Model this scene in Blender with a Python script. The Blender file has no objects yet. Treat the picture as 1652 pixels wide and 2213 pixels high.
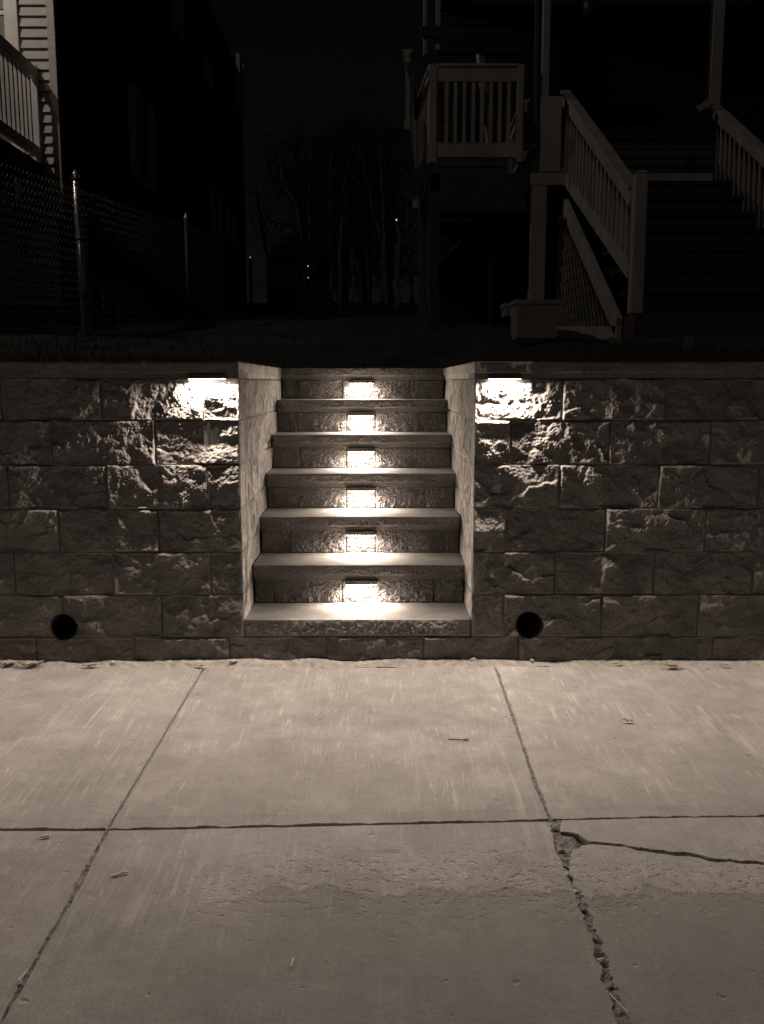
import bpy, math, random
import numpy as np
from mathutils import Vector, Matrix

random.seed(7)
sc = bpy.context.scene
COL = sc.collection

# ------------------------------------------------------------------ camera
F_PX, PITCH, YAW = 1918.46, 0.1446, 0.0060
CAM = np.array([0.0892, -4.0532, 1.3125])
cam_d = bpy.data.cameras.new('camera')
cam_d.sensor_fit = 'VERTICAL'
cam_d.sensor_height = 36.0
cam_d.lens = F_PX / 2213.0 * 36.0
cam_d.clip_start = 0.05
cam_d.clip_end = 600.0
cam = bpy.data.objects.new('camera', cam_d)
COL.objects.link(cam)
cam.location = CAM
cam.rotation_euler = (math.pi / 2 - PITCH, 0, -YAW)
sc.camera = cam

# ------------------------------------------------------------------ night sky
world = bpy.data.worlds.new('World')
sc.world = world
world.use_nodes = True
wn, wl = world.node_tree.nodes, world.node_tree.links
wn.clear()
w_out = wn.new('ShaderNodeOutputWorld')
w_bg = wn.new('ShaderNodeBackground')
w_sky = wn.new('ShaderNodeTexSky')
w_sky.sky_type = 'NISHITA'
w_sky.sun_disc = False
SUN_EL, SUN_AZ = math.radians(33), math.radians(-14)      # faint street glow from the front left
w_sky.sun_elevation = SUN_EL
w_sky.sun_rotation = math.radians(180) + SUN_AZ
w_bw = wn.new('ShaderNodeRGBToBW')
w_tint = wn.new('ShaderNodeMix')
w_tint.data_type = 'RGBA'
w_tint.blend_type = 'MULTIPLY'
w_tint.inputs['Factor'].default_value = 1.0
w_tint.inputs[7].default_value = (1.0, 0.93, 0.87, 1)
wl.new(w_sky.outputs[0], w_bw.inputs[0])
wl.new(w_bw.outputs[0], w_tint.inputs[6])
wl.new(w_tint.outputs[2], w_bg.inputs['Color'])
w_bg.inputs['Strength'].default_value = 0.00062
wl.new(w_bg.outputs[0], w_out.inputs['Surface'])

sun_d = bpy.data.lights.new('sun', 'SUN')
sun_d.energy = 0.062
sun_d.angle = math.radians(1.0)
sun_d.color = (1.0, 0.86, 0.74)
sun = bpy.data.objects.new('sun', sun_d)
COL.objects.link(sun)
_d = Vector((math.sin(-SUN_AZ) * math.cos(SUN_EL), math.cos(SUN_AZ) * math.cos(SUN_EL), -math.sin(SUN_EL)))
sun.rotation_euler = _d.to_track_quat('-Z', 'Y').to_euler()
sun.location = (-8, -8, 9)

sc.view_settings.view_transform = 'Standard'
sc.view_settings.look = 'None'
sc.view_settings.exposure = 0.0
sc.view_settings.gamma = 1.0
sc.view_settings.use_curve_mapping = False
sc.render.engine = 'CYCLES'
sc.cycles.use_denoising = True
sc.cycles.max_bounces = 6
sc.cycles.diffuse_bounces = 5
sc.cycles.sample_clamp_indirect = 6.0
sc.cycles.use_light_tree = True

LAMP_COL = (1.0, 0.83, 0.69)
WALL_LAMP_W, STEP_LAMP_W, PORCH_LAMP_W = 21.5, 6.4, 110.0

# ------------------------------------------------------------------ pixel rays (photo at 1652 x 2213)
def ray(px, py):
    a, b = (px - 826.0) / F_PX, -(py - 1106.5) / F_PX
    cp, sp, c, s = math.cos(PITCH), math.sin(PITCH), math.cos(YAW), math.sin(YAW)
    yr, z = cp + b * sp, -sp + b * cp
    return np.array([c * a + s * yr, -s * a + c * yr, z])
def at_y(px, py, Y):
    r = ray(px, py); return CAM + r * ((Y - CAM[1]) / r[1])
def at_x(px, py, X):
    r = ray(px, py); return CAM + r * ((X - CAM[0]) / r[0])
def at_z(px, py, Z):
    r = ray(px, py); return CAM + r * ((Z - CAM[2]) / r[2])
SLOPE = 0.0288
def at_walk(px, py):
    r = ray(px, py); t = (SLOPE * CAM[1] - CAM[2]) / (r[2] - SLOPE * r[1]); return CAM + r * t
def yard_z(x, y):
    base = 1.385 + 0.095 * (y - 0.3)
    level = 1.393 + (base - 1.393) * np.clip((y - 2.05) / 1.6, 0, 1)      # level pad at the head of the steps
    k = np.clip((np.abs(x) - 0.8) / 0.7, 0, 1)
    return level * (1 - k) + base * k

# ------------------------------------------------------------------ noise
_rng = np.random.RandomState(3)
_perm = np.tile(_rng.permutation(256), 3)
_grad = _rng.normal(size=(256, 3)); _grad /= np.linalg.norm(_grad, axis=1)[:, None]
def perlin(P):
    P = np.asarray(P, float)
    i = np.floor(P).astype(int); f = P - i; i &= 255
    u = f * f * f * (f * (f * 6 - 15) + 10)
    out = 0
    for dx in (0, 1):
        for dy in (0, 1):
            for dz in (0, 1):
                h = _perm[_perm[_perm[(i[..., 0] + dx) & 255] + ((i[..., 1] + dy) & 255)] + ((i[..., 2] + dz) & 255)]
                g = _grad[h]
                d = g[..., 0] * (f[..., 0] - dx) + g[..., 1] * (f[..., 1] - dy) + g[..., 2] * (f[..., 2] - dz)
                w = (u[..., 0] if dx else 1 - u[..., 0]) * (u[..., 1] if dy else 1 - u[..., 1]) * (u[..., 2] if dz else 1 - u[..., 2])
                out = out + w * d
    return out * 1.6

# ------------------------------------------------------------------ mesh helpers
def link(name, me, mat, parent=None):
    o = bpy.data.objects.new(name, me)
    COL.objects.link(o)
    if mat is not None and not me.materials:
        me.materials.append(mat)
    if parent is not None:
        o.parent = parent
    return o
def mesh(name, verts, faces, mat, parent=None, smooth=False):
    me = bpy.data.meshes.new(name)
    me.from_pydata([tuple(v) for v in verts], [], [tuple(f) for f in faces])
    me.update()
    if smooth:
        me.polygons.foreach_set('use_smooth', [True] * len(me.polygons))
    return link(name, me, mat, parent)
class MB:
    def __init__(s): s.v = []; s.f = []
    def add(s, verts, faces):
        o = len(s.v); s.v.extend([tuple(v) for v in verts]); s.f.extend([tuple(i + o for i in f) for f in faces]); return s
    def box(s, lo, hi):
        x0, y0, z0 = lo; x1, y1, z1 = hi
        return s.add([(x0, y0, z0), (x1, y0, z0), (x1, y1, z0), (x0, y1, z0), (x0, y0, z1), (x1, y0, z1), (x1, y1, z1), (x0, y1, z1)],
                     [(3, 2, 1, 0), (4, 5, 6, 7), (0, 1, 5, 4), (1, 2, 6, 5), (2, 3, 7, 6), (3, 0, 4, 7)])
    def cbox(s, lo, hi, c=0.004):
        # box with chamfered long edges
        lo = np.array(lo, float); hi = np.array(hi, float); m = (lo + hi) / 2; e = (hi - lo) / 2
        c = min(c, 0.45 * e.min())
        vs = []
        for ax in range(3):
            for sx in (-1, 1):
                for sy in (-1, 1):
                    for sz in (-1, 1):
                        q = np.array([sx, sy, sz]) * (e - c); q[ax] = [sx, sy, sz][ax] * e[ax]
                        vs.append(m + q)
        idx = lambda ax, sx, sy, sz: ax * 8 + (sx > 0) * 4 + (sy > 0) * 2 + (sz > 0)
        fs = []
        for ax in range(3):
            for sg in (-1, 1):
                o = [a for a in range(3) if a != ax]; q = []
                for a, b in ((-1, -1), (1, -1), (1, 1), (-1, 1)):
                    t = [0, 0, 0]; t[ax] = sg; t[o[0]] = a; t[o[1]] = b; q.append(idx(ax, *t))
                fs.append(q)
        for ax in range(3):
            o = [a for a in range(3) if a != ax]
            for a in (-1, 1):
                for b in (-1, 1):
                    q = []
                    for (axx, en) in ((o[0], -1), (o[0], 1), (o[1], 1), (o[1], -1)):
                        t = [0, 0, 0]; t[o[0]] = a; t[o[1]] = b; t[ax] = en; q.append(idx(axx, *t))
                    fs.append(q)
        for sx in (-1, 1):
            for sy in (-1, 1):
                for sz in (-1, 1):
                    fs.append([idx(a, sx, sy, sz) for a in range(3)])
        return s.add(vs, fs)
    def beam(s, p0, p1, w, h, up=(0, 0, 1)):
        p0 = Vector(p0); p1 = Vector(p1); d = (p1 - p0).normalized(); u = Vector(up)
        sd = d.cross(u)
        if sd.length < 1e-4: sd = d.cross(Vector((0, 1, 0)))
        sd.normalize(); u = sd.cross(d)
        q = []
        for p in (p0, p1):
            for a, b in ((-1, -1), (1, -1), (1, 1), (-1, 1)):
                q.append(p + sd * (a * w / 2) + u * (b * h / 2))
        return s.add(q, [(0, 1, 2, 3), (7, 6, 5, 4), (0, 4, 5, 1), (1, 5, 6, 2), (2, 6, 7, 3), (3, 7, 4, 0)])
    def tube(s, pts, rads, n=8, cap=True):
        pts = [Vector(p) for p in pts]; o = len(s.v); k = len(pts)
        if not hasattr(rads, '__len__'): rads = [rads] * k
        prev = None
        for i, p in enumerate(pts):
            d = (pts[min(i + 1, k - 1)] - pts[max(i - 1, 0)]).normalized()
            a = d.cross(Vector((0, 0, 1)) if abs(d.z) < 0.9 else Vector((0, 1, 0))).normalized()
            if prev is not None and a.dot(prev) < 0: a = -a
            prev = a; b = d.cross(a)
            for j in range(n):
                t = 2 * math.pi * j / n
                s.v.append(tuple(p + (a * math.cos(t) + b * math.sin(t)) * rads[i]))
        for i in range(k - 1):
            for j in range(n):
                s.f.append((o + i * n + j, o + i * n + (j + 1) % n, o + (i + 1) * n + (j + 1) % n, o + (i + 1) * n + j))
        if cap:
            s.f.append(tuple(o + j for j in range(n))[::-1]); s.f.append(tuple(o + (k - 1) * n + j for j in range(n)))
        return s
    def lathe(s, prof, c, n=20, axis='z'):
        o = len(s.v)
        for r, h in prof:
            for j in range(n):
                t = 2 * math.pi * j / n
                if axis == 'z': s.v.append((c[0] + r * math.cos(t), c[1] + r * math.sin(t), c[2] + h))
                else: s.v.append((c[0] + r * math.cos(t), c[1] + h, c[2] + r * math.sin(t)))
        for i in range(len(prof) - 1):
            for j in range(n):
                s.f.append((o + i * n + j, o + i * n + (j + 1) % n, o + (i + 1) * n + (j + 1) % n, o + (i + 1) * n + j))
        return s
    def build(s, name, mat, parent=None, smooth=False):
        return mesh(name, s.v, s.f, mat, parent, smooth)
def box(name, lo, hi, mat, parent=None, c=0.0):
    m = MB()
    m.cbox(lo, hi, c) if c else m.box(lo, hi)
    return m.build(name, mat, parent)
def beam(name, p0, p1, w, h, mat, parent=None, up=(0, 0, 1)):
    return MB().beam(p0, p1, w, h, up).build(name, mat, parent)
def thing(name, label, cat, group=None, loc=(0, 0, 0)):
    o = bpy.data.objects.new(name, None); COL.objects.link(o)
    o.empty_display_size = 0.1
    o['label'] = label; o['category'] = cat
    if group: o['group'] = group
    return o
def tag(o, label, cat=None, group=None, kind=None):
    o['label'] = label
    if cat: o['category'] = cat
    if group: o['group'] = group
    if kind: o['kind'] = kind
    return o

def rough_panel(org, u, v, n, w, h, res, depth, seed, rough=1.0, hole=None, stretch=(1, 1), bulge=0.0015, big_a=1.0, fine_a=1.0, flakes=0.0, mb=None, back=True, chamf=0.004, bound=0.011):
    """A block whose front is split stone: grid in (u, v) pushed along n, sides run back by depth."""
    org, u, v, n = (np.array(a, float) for a in (org, u, v, n))
    nx, nz = max(2, int(round(w / res))), max(2, int(round(h / res)))
    A, B = np.meshgrid(np.linspace(0, w, nx + 1), np.linspace(0, h, nz + 1), indexing='ij')
    rs = np.random.RandomState(seed)
    off = rs.uniform(0, 200, 3)
    Q = np.stack([A * stretch[0], B * stretch[1], np.zeros_like(A)], -1)
    big = perlin(Q / 0.16 + off); mid = perlin(Q / 0.06 + off * 1.7)
    med = perlin(Q / 0.026 + off * 2.3); sm = perlin(Q / 0.012 + off * 3.1)
    facet = np.abs(perlin(Q / 0.045 + off * 0.6))
    gr = perlin(Q / 0.0075 + off * 4.1)
    d = big_a * (0.0125 * big + 0.0058 * mid - 0.006 * facet) + fine_a * (0.0024 * med + 0.0024 * sm + 0.0017 * gr)
    if flakes:
        # fracture facets: warped cells, each its own tilted plane
        wa, wb = A + 0.016 * perlin(Q / 0.05 + off * 0.9), B + 0.016 * perlin(Q / 0.05 + off * 1.3 + 40)
        nc = max(3, int(w * h / 0.0052))
        ca, cb = rs.uniform(0, w, nc), rs.uniform(0, h, nc)
        D2 = (wa[..., None] - ca) ** 2 + 1.6 * (wb[..., None] - cb) ** 2
        W = np.exp(-(D2 - D2.min(-1, keepdims=True)) / 0.0007); W /= W.sum(-1, keepdims=True)
        ga, gb, go = rs.normal(0, 0.045, nc), rs.normal(0.0, 0.075, nc), rs.normal(0, 0.0020, nc)
        d = d + flakes * (W * (go + ga * (wa[..., None] - ca) + gb * (wb[..., None] - cb))).sum(-1)
    tx, tz = rs.uniform(-1, 1, 2) * 0.006
    d += tx * (A / w - 0.5) + tz * (B / h - 0.5)
    ed = np.minimum(np.minimum(A, w - A), np.minimum(B, h - B))
    ed_n = ed + 0.004 * perlin(Q / 0.03 + off * 5)
    mask = np.clip(ed_n / bound, 0, 1); mask = mask * mask * (3 - 2 * mask)
    disp = rough * d * mask + bulge * mask
    disp += 0.0016 * perlin(Q / 0.07 + off * 6.1) + 0.0008 * perlin(Q / 0.02 + off * 7.7)
    disp -= chamf * np.clip(1 - ed / 0.005, 0, 1)
    V = org + A[..., None] * u + B[..., None] * v + disp[..., None] * n
    # slight wobble of the outline
    V = V.reshape(-1, 3)
    ii = np.arange((nx + 1) * (nz + 1)).reshape(nx + 1, nz + 1)
    a, b, c, e = ii[:-1, :-1], ii[1:, :-1], ii[1:, 1:], ii[:-1, 1:]
    fq = np.stack([a, b, c, e], -1).reshape(-1, 4)
    if hole is not None:
        ctr = (A[:-1, :-1] + A[1:, 1:]) / 2, (B[:-1, :-1] + B[1:, 1:]) / 2
        keep = ((ctr[0] - hole[0]) ** 2 + (ctr[1] - hole[1]) ** 2 > hole[2] ** 2).reshape(-1)
        fq = fq[keep]
    ring = np.concatenate([ii[:, 0], ii[-1, 1:], ii[-2::-1, -1], ii[0, -2:0:-1]])
    nb = len(ring); base = len(V)
    Vb = org + A.reshape(-1)[ring][:, None] * u + B.reshape(-1)[ring][:, None] * v - depth * n
    V = np.vstack([V, Vb])
    fs = [tuple(q) for q in fq.tolist()]
    for k in range(nb):
        k2 = (k + 1) % nb
        if hole is not None:
            p = (A.reshape(-1)[ring[k]] + A.reshape(-1)[ring[k2]]) / 2, (B.reshape(-1)[ring[k]] + B.reshape(-1)[ring[k2]]) / 2
            if (p[0] - hole[0]) ** 2 + (p[1] - hole[1]) ** 2 < hole[2] ** 2: continue
        fs.append((int(ring[k]), base + k, base + k2, int(ring[k2])))
    if back and hole is None:
        fs.append(tuple(base + k for k in range(nb)))
    m = mb or MB()
    m.add(V.tolist(), fs)
    return m

# ------------------------------------------------------------------ materials
def new_mat(name):
    m = bpy.data.materials.new(name); m.use_nodes = True
    nt = m.node_tree
    return m, nt.nodes, nt.links, nt.nodes['Principled BSDF']
def N(nodes, typ, **kw):
    n = nodes.new(typ)
    for k, v in kw.items(): setattr(n, k, v)
    return n
def ramp(nodes, links, src, stops):
    r = nodes.new('ShaderNodeValToRGB'); els = r.color_ramp.elements
    while len(els) < len(stops): els.new(0.5)
    for e, (p, c) in zip(els, stops):
        e.position = p; e.color = (c, c, c, 1) if not hasattr(c, '__len__') else (*c, 1)
    links.new(src, r.inputs[0]); return r.outputs[0]
def noise(nodes, links, vec, scale, detail=4, rough=0.55, dist=0.0):
    n = nodes.new('ShaderNodeTexNoise'); n.inputs['Scale'].default_value = scale; n.inputs['Detail'].default_value = detail
    n.inputs['Roughness'].default_value = rough; n.inputs['Distortion'].default_value = dist
    links.new(vec, n.inputs['Vector']); return n.outputs[0]
def mapped(nodes, links, src, loc=(0, 0, 0), rot=(0, 0, 0), scl=(1, 1, 1)):
    m = nodes.new('ShaderNodeMapping')
    m.inputs['Location'].default_value = loc; m.inputs['Rotation'].default_value = rot; m.inputs['Scale'].default_value = scl
    links.new(src, m.inputs['Vector']); return m.outputs[0]
def math_n(nodes, links, op, a, b=None, c=None, clamp=False):
    m = nodes.new('ShaderNodeMath'); m.operation = op; m.use_clamp = clamp
    for i, x in enumerate((a, b, c)):
        if x is None: continue
        if isinstance(x, (int, float)): m.inputs[i].default_value = x
        else: links.new(x, m.inputs[i])
    return m.outputs[0]
def mixc(nodes, links, fac, a, b, blend='MIX'):
    m = nodes.new('ShaderNodeMix'); m.data_type = 'RGBA'; m.blend_type = blend
    for i, x in ((0, fac), (6, a), (7, b)):
        if isinstance(x, (int, float)): m.inputs[i].default_value = x if i == 0 else (x, x, x, 1)
        elif isinstance(x, tuple): m.inputs[i].default_value = (*x, 1)
        else: links.new(x, m.inputs[i])
    return m.outputs[2]
def simple(name, col, rough=0.7, var=0.25, scale=8.0, bump=0.0, bscale=60.0, metal=0.0, spec=0.4, stretch=(1, 1, 1)):
    m, nd, lk, bs = new_mat(name)
    geo = N(nd, 'ShaderNodeTexCoord').outputs['Object']
    v = mapped(nd, lk, geo, scl=stretch)
    f = ramp(nd, lk, noise(nd, lk, v, scale, 5), [(0.3, 1 - var), (0.7, 1 + var * 0.4)])
    lk.new(mixc(nd, lk, 1.0, tuple(col), f, 'MULTIPLY'), bs.inputs['Base Color'])
    bs.inputs['Roughness'].default_value = rough; bs.inputs['Metallic'].default_value = metal
    bs.inputs['Specular IOR Level'].default_value = spec
    if bump:
        b = N(nd, 'ShaderNodeBump'); b.inputs['Strength'].default_value = bump; b.inputs['Distance'].default_value = 0.004
        lk.new(noise(nd, lk, v, bscale, 4), b.inputs['Height']); lk.new(b.outputs[0], bs.inputs['Normal'])
    return m

def stone_mat(name, col, streak=False):
    m, nd, lk, bs = new_mat(name)
    tc = N(nd, 'ShaderNodeTexCoord').outputs['Object']
    oi = N(nd, 'ShaderNodeObjectInfo').outputs['Random']
    v = mapped(nd, lk, tc, scl=(9, 9, 1) if streak else (1, 1, 1))
    a = ramp(nd, lk, noise(nd, lk, v, 5 if not streak else 7, 6, 0.68), [(0.3, 0.38 if streak else 0.72), (0.5, 0.95), (0.72, 1.25)])
    b = ramp(nd, lk, noise(nd, lk, tc, 160, 3, 0.7), [(0.3, 0.8), (0.7, 1.15)])
    pale = ramp(nd, lk, noise(nd, lk, tc, 14, 6, 0.7, 1.2), [(0.60, 0.0), (0.74, 0.35)])
    rnd = math_n(nd, lk, 'MULTIPLY_ADD', oi, 0.22, 0.89)
    c = mixc(nd, lk, 1.0, tuple(col), a, 'MULTIPLY')
    c = mixc(nd, lk, 1.0, c, b, 'MULTIPLY')
    c = mixc(nd, lk, pale, c, (0.44, 0.42, 0.40))
    gr = N(nd, 'ShaderNodeCombineColor'); [lk.new(rnd, gr.inputs[i]) for i in range(3)]
    c = mixc(nd, lk, 1.0, c, gr.outputs[0], 'MULTIPLY')
    lk.new(c, bs.inputs['Base Color'])
    bs.inputs['Roughness'].default_value = 0.92; bs.inputs['Specular IOR Level'].default_value = 0.2
    bp = N(nd, 'ShaderNodeBump'); bp.inputs['Strength'].default_value = 0.7; bp.inputs['Distance'].default_value = 0.0025
    h = math_n(nd, lk, 'ADD', noise(nd, lk, v, 120 if not streak else 40, 5, 0.7), math_n(nd, lk, 'MULTIPLY', noise(nd, lk, tc, 420, 2), 0.5))
    lk.new(h, bp.inputs['Height']); lk.new(bp.outputs[0], bs.inputs['Normal'])
    return m
M = {}
M['block'] = stone_mat('split_block', (0.19, 0.18, 0.171))
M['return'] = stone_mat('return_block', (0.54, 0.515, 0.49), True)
M['tread'] = stone_mat('tread_stone', (0.34, 0.327, 0.313))
M['lip'] = stone_mat('shade_dark_lip', (0.19, 0.18, 0.171))  # darker copy of the tread stone, shade on the fronts put into colour
M['lip0'] = stone_mat('shade_dark_lip_bottom', (0.25, 0.24, 0.228))  # less darkened copy for the lowest front, its shade also in the colour
M['pipe'] = simple('black_plastic', (0.03, 0.03, 0.03), 0.5)
M['fixture'] = simple('bronze_fixture', (0.11, 0.095, 0.082), 0.45, metal=0.6)
M['vinyl'] = simple('white_vinyl', (0.72, 0.70, 0.67), 0.5, 0.12, 3)
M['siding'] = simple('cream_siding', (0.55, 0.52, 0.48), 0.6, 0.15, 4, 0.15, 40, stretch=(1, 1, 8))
M['trim'] = simple('window_trim', (0.75, 0.73, 0.70), 0.5, 0.1, 5)
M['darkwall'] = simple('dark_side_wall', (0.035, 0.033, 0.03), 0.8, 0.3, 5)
M['glass'] = simple('window_glass', (0.05, 0.05, 0.05), 0.08, 0.1, spec=0.6)
M['blind'] = simple('blind_slat', (0.5, 0.48, 0.45), 0.6, 0.1)
M['wood'] = simple('painted_porch_wood', (0.42, 0.40, 0.37), 0.65, 0.3, 6, 0.2, 30, stretch=(1, 1, 0.2))
M['deck'] = simple('weathered_deck_wood', (0.085, 0.076, 0.066), 0.8, 0.35, 7, 0.3, 30)
M['stair'] = simple('dark_stair_board', (0.045, 0.042, 0.038), 0.85, 0.3, 7)
M['latt'] = simple('lattice_wood', (0.22, 0.21, 0.195), 0.75, 0.3, 6)
M['rhouse'] = simple('dark_clapboard', (0.045, 0.043, 0.04), 0.75, 0.2, 5)
M['ceiling'] = simple('ceiling_board', (0.75, 0.71, 0.66), 0.6, 0.3, 9)
M['steel'] = simple('galvanized_steel', (0.6, 0.58, 0.56), 0.28, 0.2, 20, metal=0.7)
M['wire'] = simple('galvanized_wire', (0.11, 0.105, 0.10), 0.5, 0.2, 20, metal=0.5)
M['dimsteel'] = simple('dimmed_steel', (0.09, 0.085, 0.08), 0.55, 0.3, 20, metal=0.3)  # darkened copy of the post steel, weaker lamplight put into its colour
M['yard'] = simple('dark_lawn', (0.045, 0.042, 0.036), 0.95, 0.5, 3, 0.6, 50)
M['grass'] = simple('grass_blade', (0.06, 0.058, 0.045), 0.8, 0.4, 8)
M['bark'] = simple('birch_bark', (0.24, 0.23, 0.21), 0.85, 0.5, 6, 0.3, 20)
M['darkbark'] = simple('dark_bark', (0.08, 0.07, 0.06), 0.9, 0.3, 6)
M['leafmass'] = simple('evergreen_foliage', (0.05, 0.055, 0.04), 0.9, 0.3, 3)
M['road'] = simple('asphalt', (0.05, 0.049, 0.047), 0.9, 0.3, 30, 0.5, 200)
M['fill'] = simple('joint_grit', (0.225, 0.21, 0.195), 0.95, 0.6, 60, 1.0, 250)
M['grit'] = simple('swept_grit', (0.40, 0.375, 0.345), 0.95, 0.35, 25, 0.9, 180)
M['leaf'] = simple('dry_leaf', (0.42, 0.36, 0.29), 0.7, 0.4, 30, 0.3, 80)
M['stonechip'] = simple('stone_chip', (0.45, 0.42, 0.38), 0.9, 0.3, 40, 0.5, 120)
M['paper'] = simple('pale_paper', (0.78, 0.76, 0.72), 0.8, 0.1)
M['tub'] = simple('grey_plastic_tub', (0.30, 0.29, 0.28), 0.5, 0.15, 4)
M['van'] = simple('pale_van_paint', (0.45, 0.44, 0.42), 0.35, 0.1)
M['rock'] = simple('foundation_stone', (0.13, 0.12, 0.11), 0.9, 0.4, 6, 0.7, 40)
def emit(name, col, st):
    m, nd, lk, bs = new_mat(name)
    bs.inputs['Emission Color'].default_value = (*col, 1); bs.inputs['Emission Strength'].default_value = st
    bs.inputs['Base Color'].default_value = (0.8, 0.8, 0.8, 1); return m
M['led'] = emit('led_lens', LAMP_COL, 40.0)
M['farlamp'] = emit('far_lamp', (1, 0.9, 0.8), 0.9)

def walk_mat():
    m, nd, lk, bs = new_mat('sidewalk_concrete')
    tc = N(nd, 'ShaderNodeTexCoord').outputs['Object']
    sep = N(nd, 'ShaderNodeSeparateXYZ'); lk.new(tc, sep.inputs[0])
    base = ramp(nd, lk, noise(nd, lk, tc, 2.2, 6, 0.6), [(0.3, 0.80), (0.7, 1.12)])
    blot = ramp(nd, lk, noise(nd, lk, tc, 9, 6, 0.65, 0.6), [(0.32, 0.84), (0.7, 1.10)])
    grain = ramp(nd, lk, noise(nd, lk, tc, 220, 3, 0.7), [(0.28, 0.70), (0.72, 1.22)])
    c = mixc(nd, lk, 1.0, (0.36, 0.345, 0.33), base, 'MULTIPLY')
    c = mixc(nd, lk, 1.0, c, blot, 'MULTIPLY')
    c = mixc(nd, lk, 1.0, c, grain, 'MULTIPLY')
    orn = math_n(nd, lk, 'MULTIPLY_ADD', N(nd, 'ShaderNodeObjectInfo').outputs['Random'], 0.14, 0.93)
    og = N(nd, 'ShaderNodeCombineColor'); [lk.new(orn, og.inputs[i]) for i in range(3)]
    c = mixc(nd, lk, 1.0, c, og.outputs[0], 'MULTIPLY')
    stain = ramp(nd, lk, noise(nd, lk, mapped(nd, lk, tc, loc=(4, 2, 0)), 1.1, 7, 0.62, 0.8), [(0.42, 0.0), (0.62, 0.30)])
    c = mixc(nd, lk, stain, c, (0.22, 0.21, 0.195))
    # old broom / tyre scuffs: pale stretched streaks in two directions
    def streak(rz, sx, sy, lo, hi, amt, msc, seed):
        v = mapped(nd, lk, tc, loc=(seed, seed * .7, 0), rot=(0, 0, rz), scl=(sx, sy, 1))
        s = ramp(nd, lk, noise(nd, lk, v, 1.0, 5, 0.65, 0.4), [(lo, 0.0), (hi, 1.0)])
        k = ramp(nd, lk, noise(nd, lk, mapped(nd, lk, tc, loc=(seed * 2, 3, 0)), msc, 3), [(0.45, 0.0), (0.62, 1.0)])
        return math_n(nd, lk, 'MULTIPLY', math_n(nd, lk, 'MULTIPLY', s, k), amt)
    def scratch(rz, sx, sy, width, amt, msc, seed):
        v = mapped(nd, lk, tc, loc=(seed, seed * 1.3, 0), rot=(0, 0, rz), scl=(sx, sy, 1))
        n1 = noise(nd, lk, v, 1.0, 1.5, 0.4, 0.1)
        line = math_n(nd, lk, 'ABSOLUTE', math_n(nd, lk, 'SUBTRACT', n1, 0.5))
        s = ramp(nd, lk, line, [(0.0, 1.0), (width, 0.0)])
        k = ramp(nd, lk, noise(nd, lk, mapped(nd, lk, tc, loc=(seed, 9, 0)), msc, 4, 0.6), [(0.53, 0.0), (0.64, 1.0)])
        return math_n(nd, lk, 'MULTIPLY', math_n(nd, lk, 'MULTIPLY', s, k), amt)
    parts = [streak(math.radians(38), 22, 1.5, 0.54, 0.70, 0.60, 1.3, 1.0),
             streak(math.radians(30), 70, 3.0, 0.58, 0.68, 0.42, 2.2, 3.3),
             streak(math.radians(55), 26, 1.6, 0.57, 0.74, 0.34, 1.6, 5.0),
             streak(math.radians(-35), 90, 5.0, 0.60, 0.70, 0.24, 3.0, 8.0),
             scratch(0.55, 26, 0.9, 0.014, 0.60, 6, 2.0), scratch(-0.8, 20, 0.8, 0.012, 0.40, 6, 7.0),
             scratch(1.25, 24, 0.7, 0.012, 0.45, 6, 11.0), scratch(0.85, 34, 1.1, 0.016, 0.6, 4, 17.0), scratch(1.0, 30, 1.4, 0.014, 0.45, 5, 23.0), scratch(0.1, 9, 5, 0.006, 0.35, 9, 31.0)]
    tot = parts[0]
    for p in parts[1:]: tot = math_n(nd, lk, 'MAXIMUM', tot, p)
    yfade = N(nd, 'ShaderNodeMapRange'); yfade.inputs[1].default_value = -2.6; yfade.inputs[2].default_value = -0.9
    yfade.inputs[3].default_value = 0.35; yfade.inputs[4].default_value = 1.0
    lk.new(sep.outputs['Y'], yfade.inputs[0])
    tot = math_n(nd, lk, 'MULTIPLY', math_n(nd, lk, 'MULTIPLY', tot, 0.72), yfade.outputs[0])
    c = mixc(nd, lk, tot, c, (0.68, 0.655, 0.62))
    # worn-off surface: the darker, smoother concrete beyond an irregular edge
    wob = noise(nd, lk, mapped(nd, lk, tc, scl=(1, 0.3, 1)), 3.6, 8, 0.66)
    yy = math_n(nd, lk, 'ADD', sep.outputs['Y'], math_n(nd, lk, 'MULTIPLY', math_n(nd, lk, 'SUBTRACT', wob, 0.5), 0.40))
    edge = N(nd, 'ShaderNodeMapRange'); edge.inputs[1].default_value = WEAR_Y - 0.007; edge.inputs[2].default_value = WEAR_Y + 0.007
    edge.inputs[3].default_value = 1.0; edge.inputs[4].default_value = 0.0
    lk.new(yy, edge.inputs[0])
    xm = N(nd, 'ShaderNodeMapRange'); xm.inputs[1].default_value = -0.55; xm.inputs[2].default_value = -0.1
    lk.new(sep.outputs['X'], xm.inputs[0])
    worn = math_n(nd, lk, 'MULTIPLY', edge.outputs[0], xm.outputs[0])
    c = mixc(nd, lk, math_n(nd, lk, 'MULTIPLY', worn, 0.46), c, (0.16, 0.15, 0.14))
    # tooled margin along the far side of the long joint
    jy = math_n(nd, lk, 'SUBTRACT', sep.outputs['Y'], math_n(nd, lk, 'MULTIPLY_ADD', sep.outputs['X'], JOINT_B, JOINT_A))
    jw = math_n(nd, lk, 'ADD', jy, math_n(nd, lk, 'MULTIPLY', math_n(nd, lk, 'SUBTRACT', noise(nd, lk, tc, 8, 3), 0.5), 0.012))
    inb = math_n(nd, lk, 'MULTIPLY', math_n(nd, lk, 'GREATER_THAN', jw, 0.0), math_n(nd, lk, 'LESS_THAN', jw, 0.068))
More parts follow.
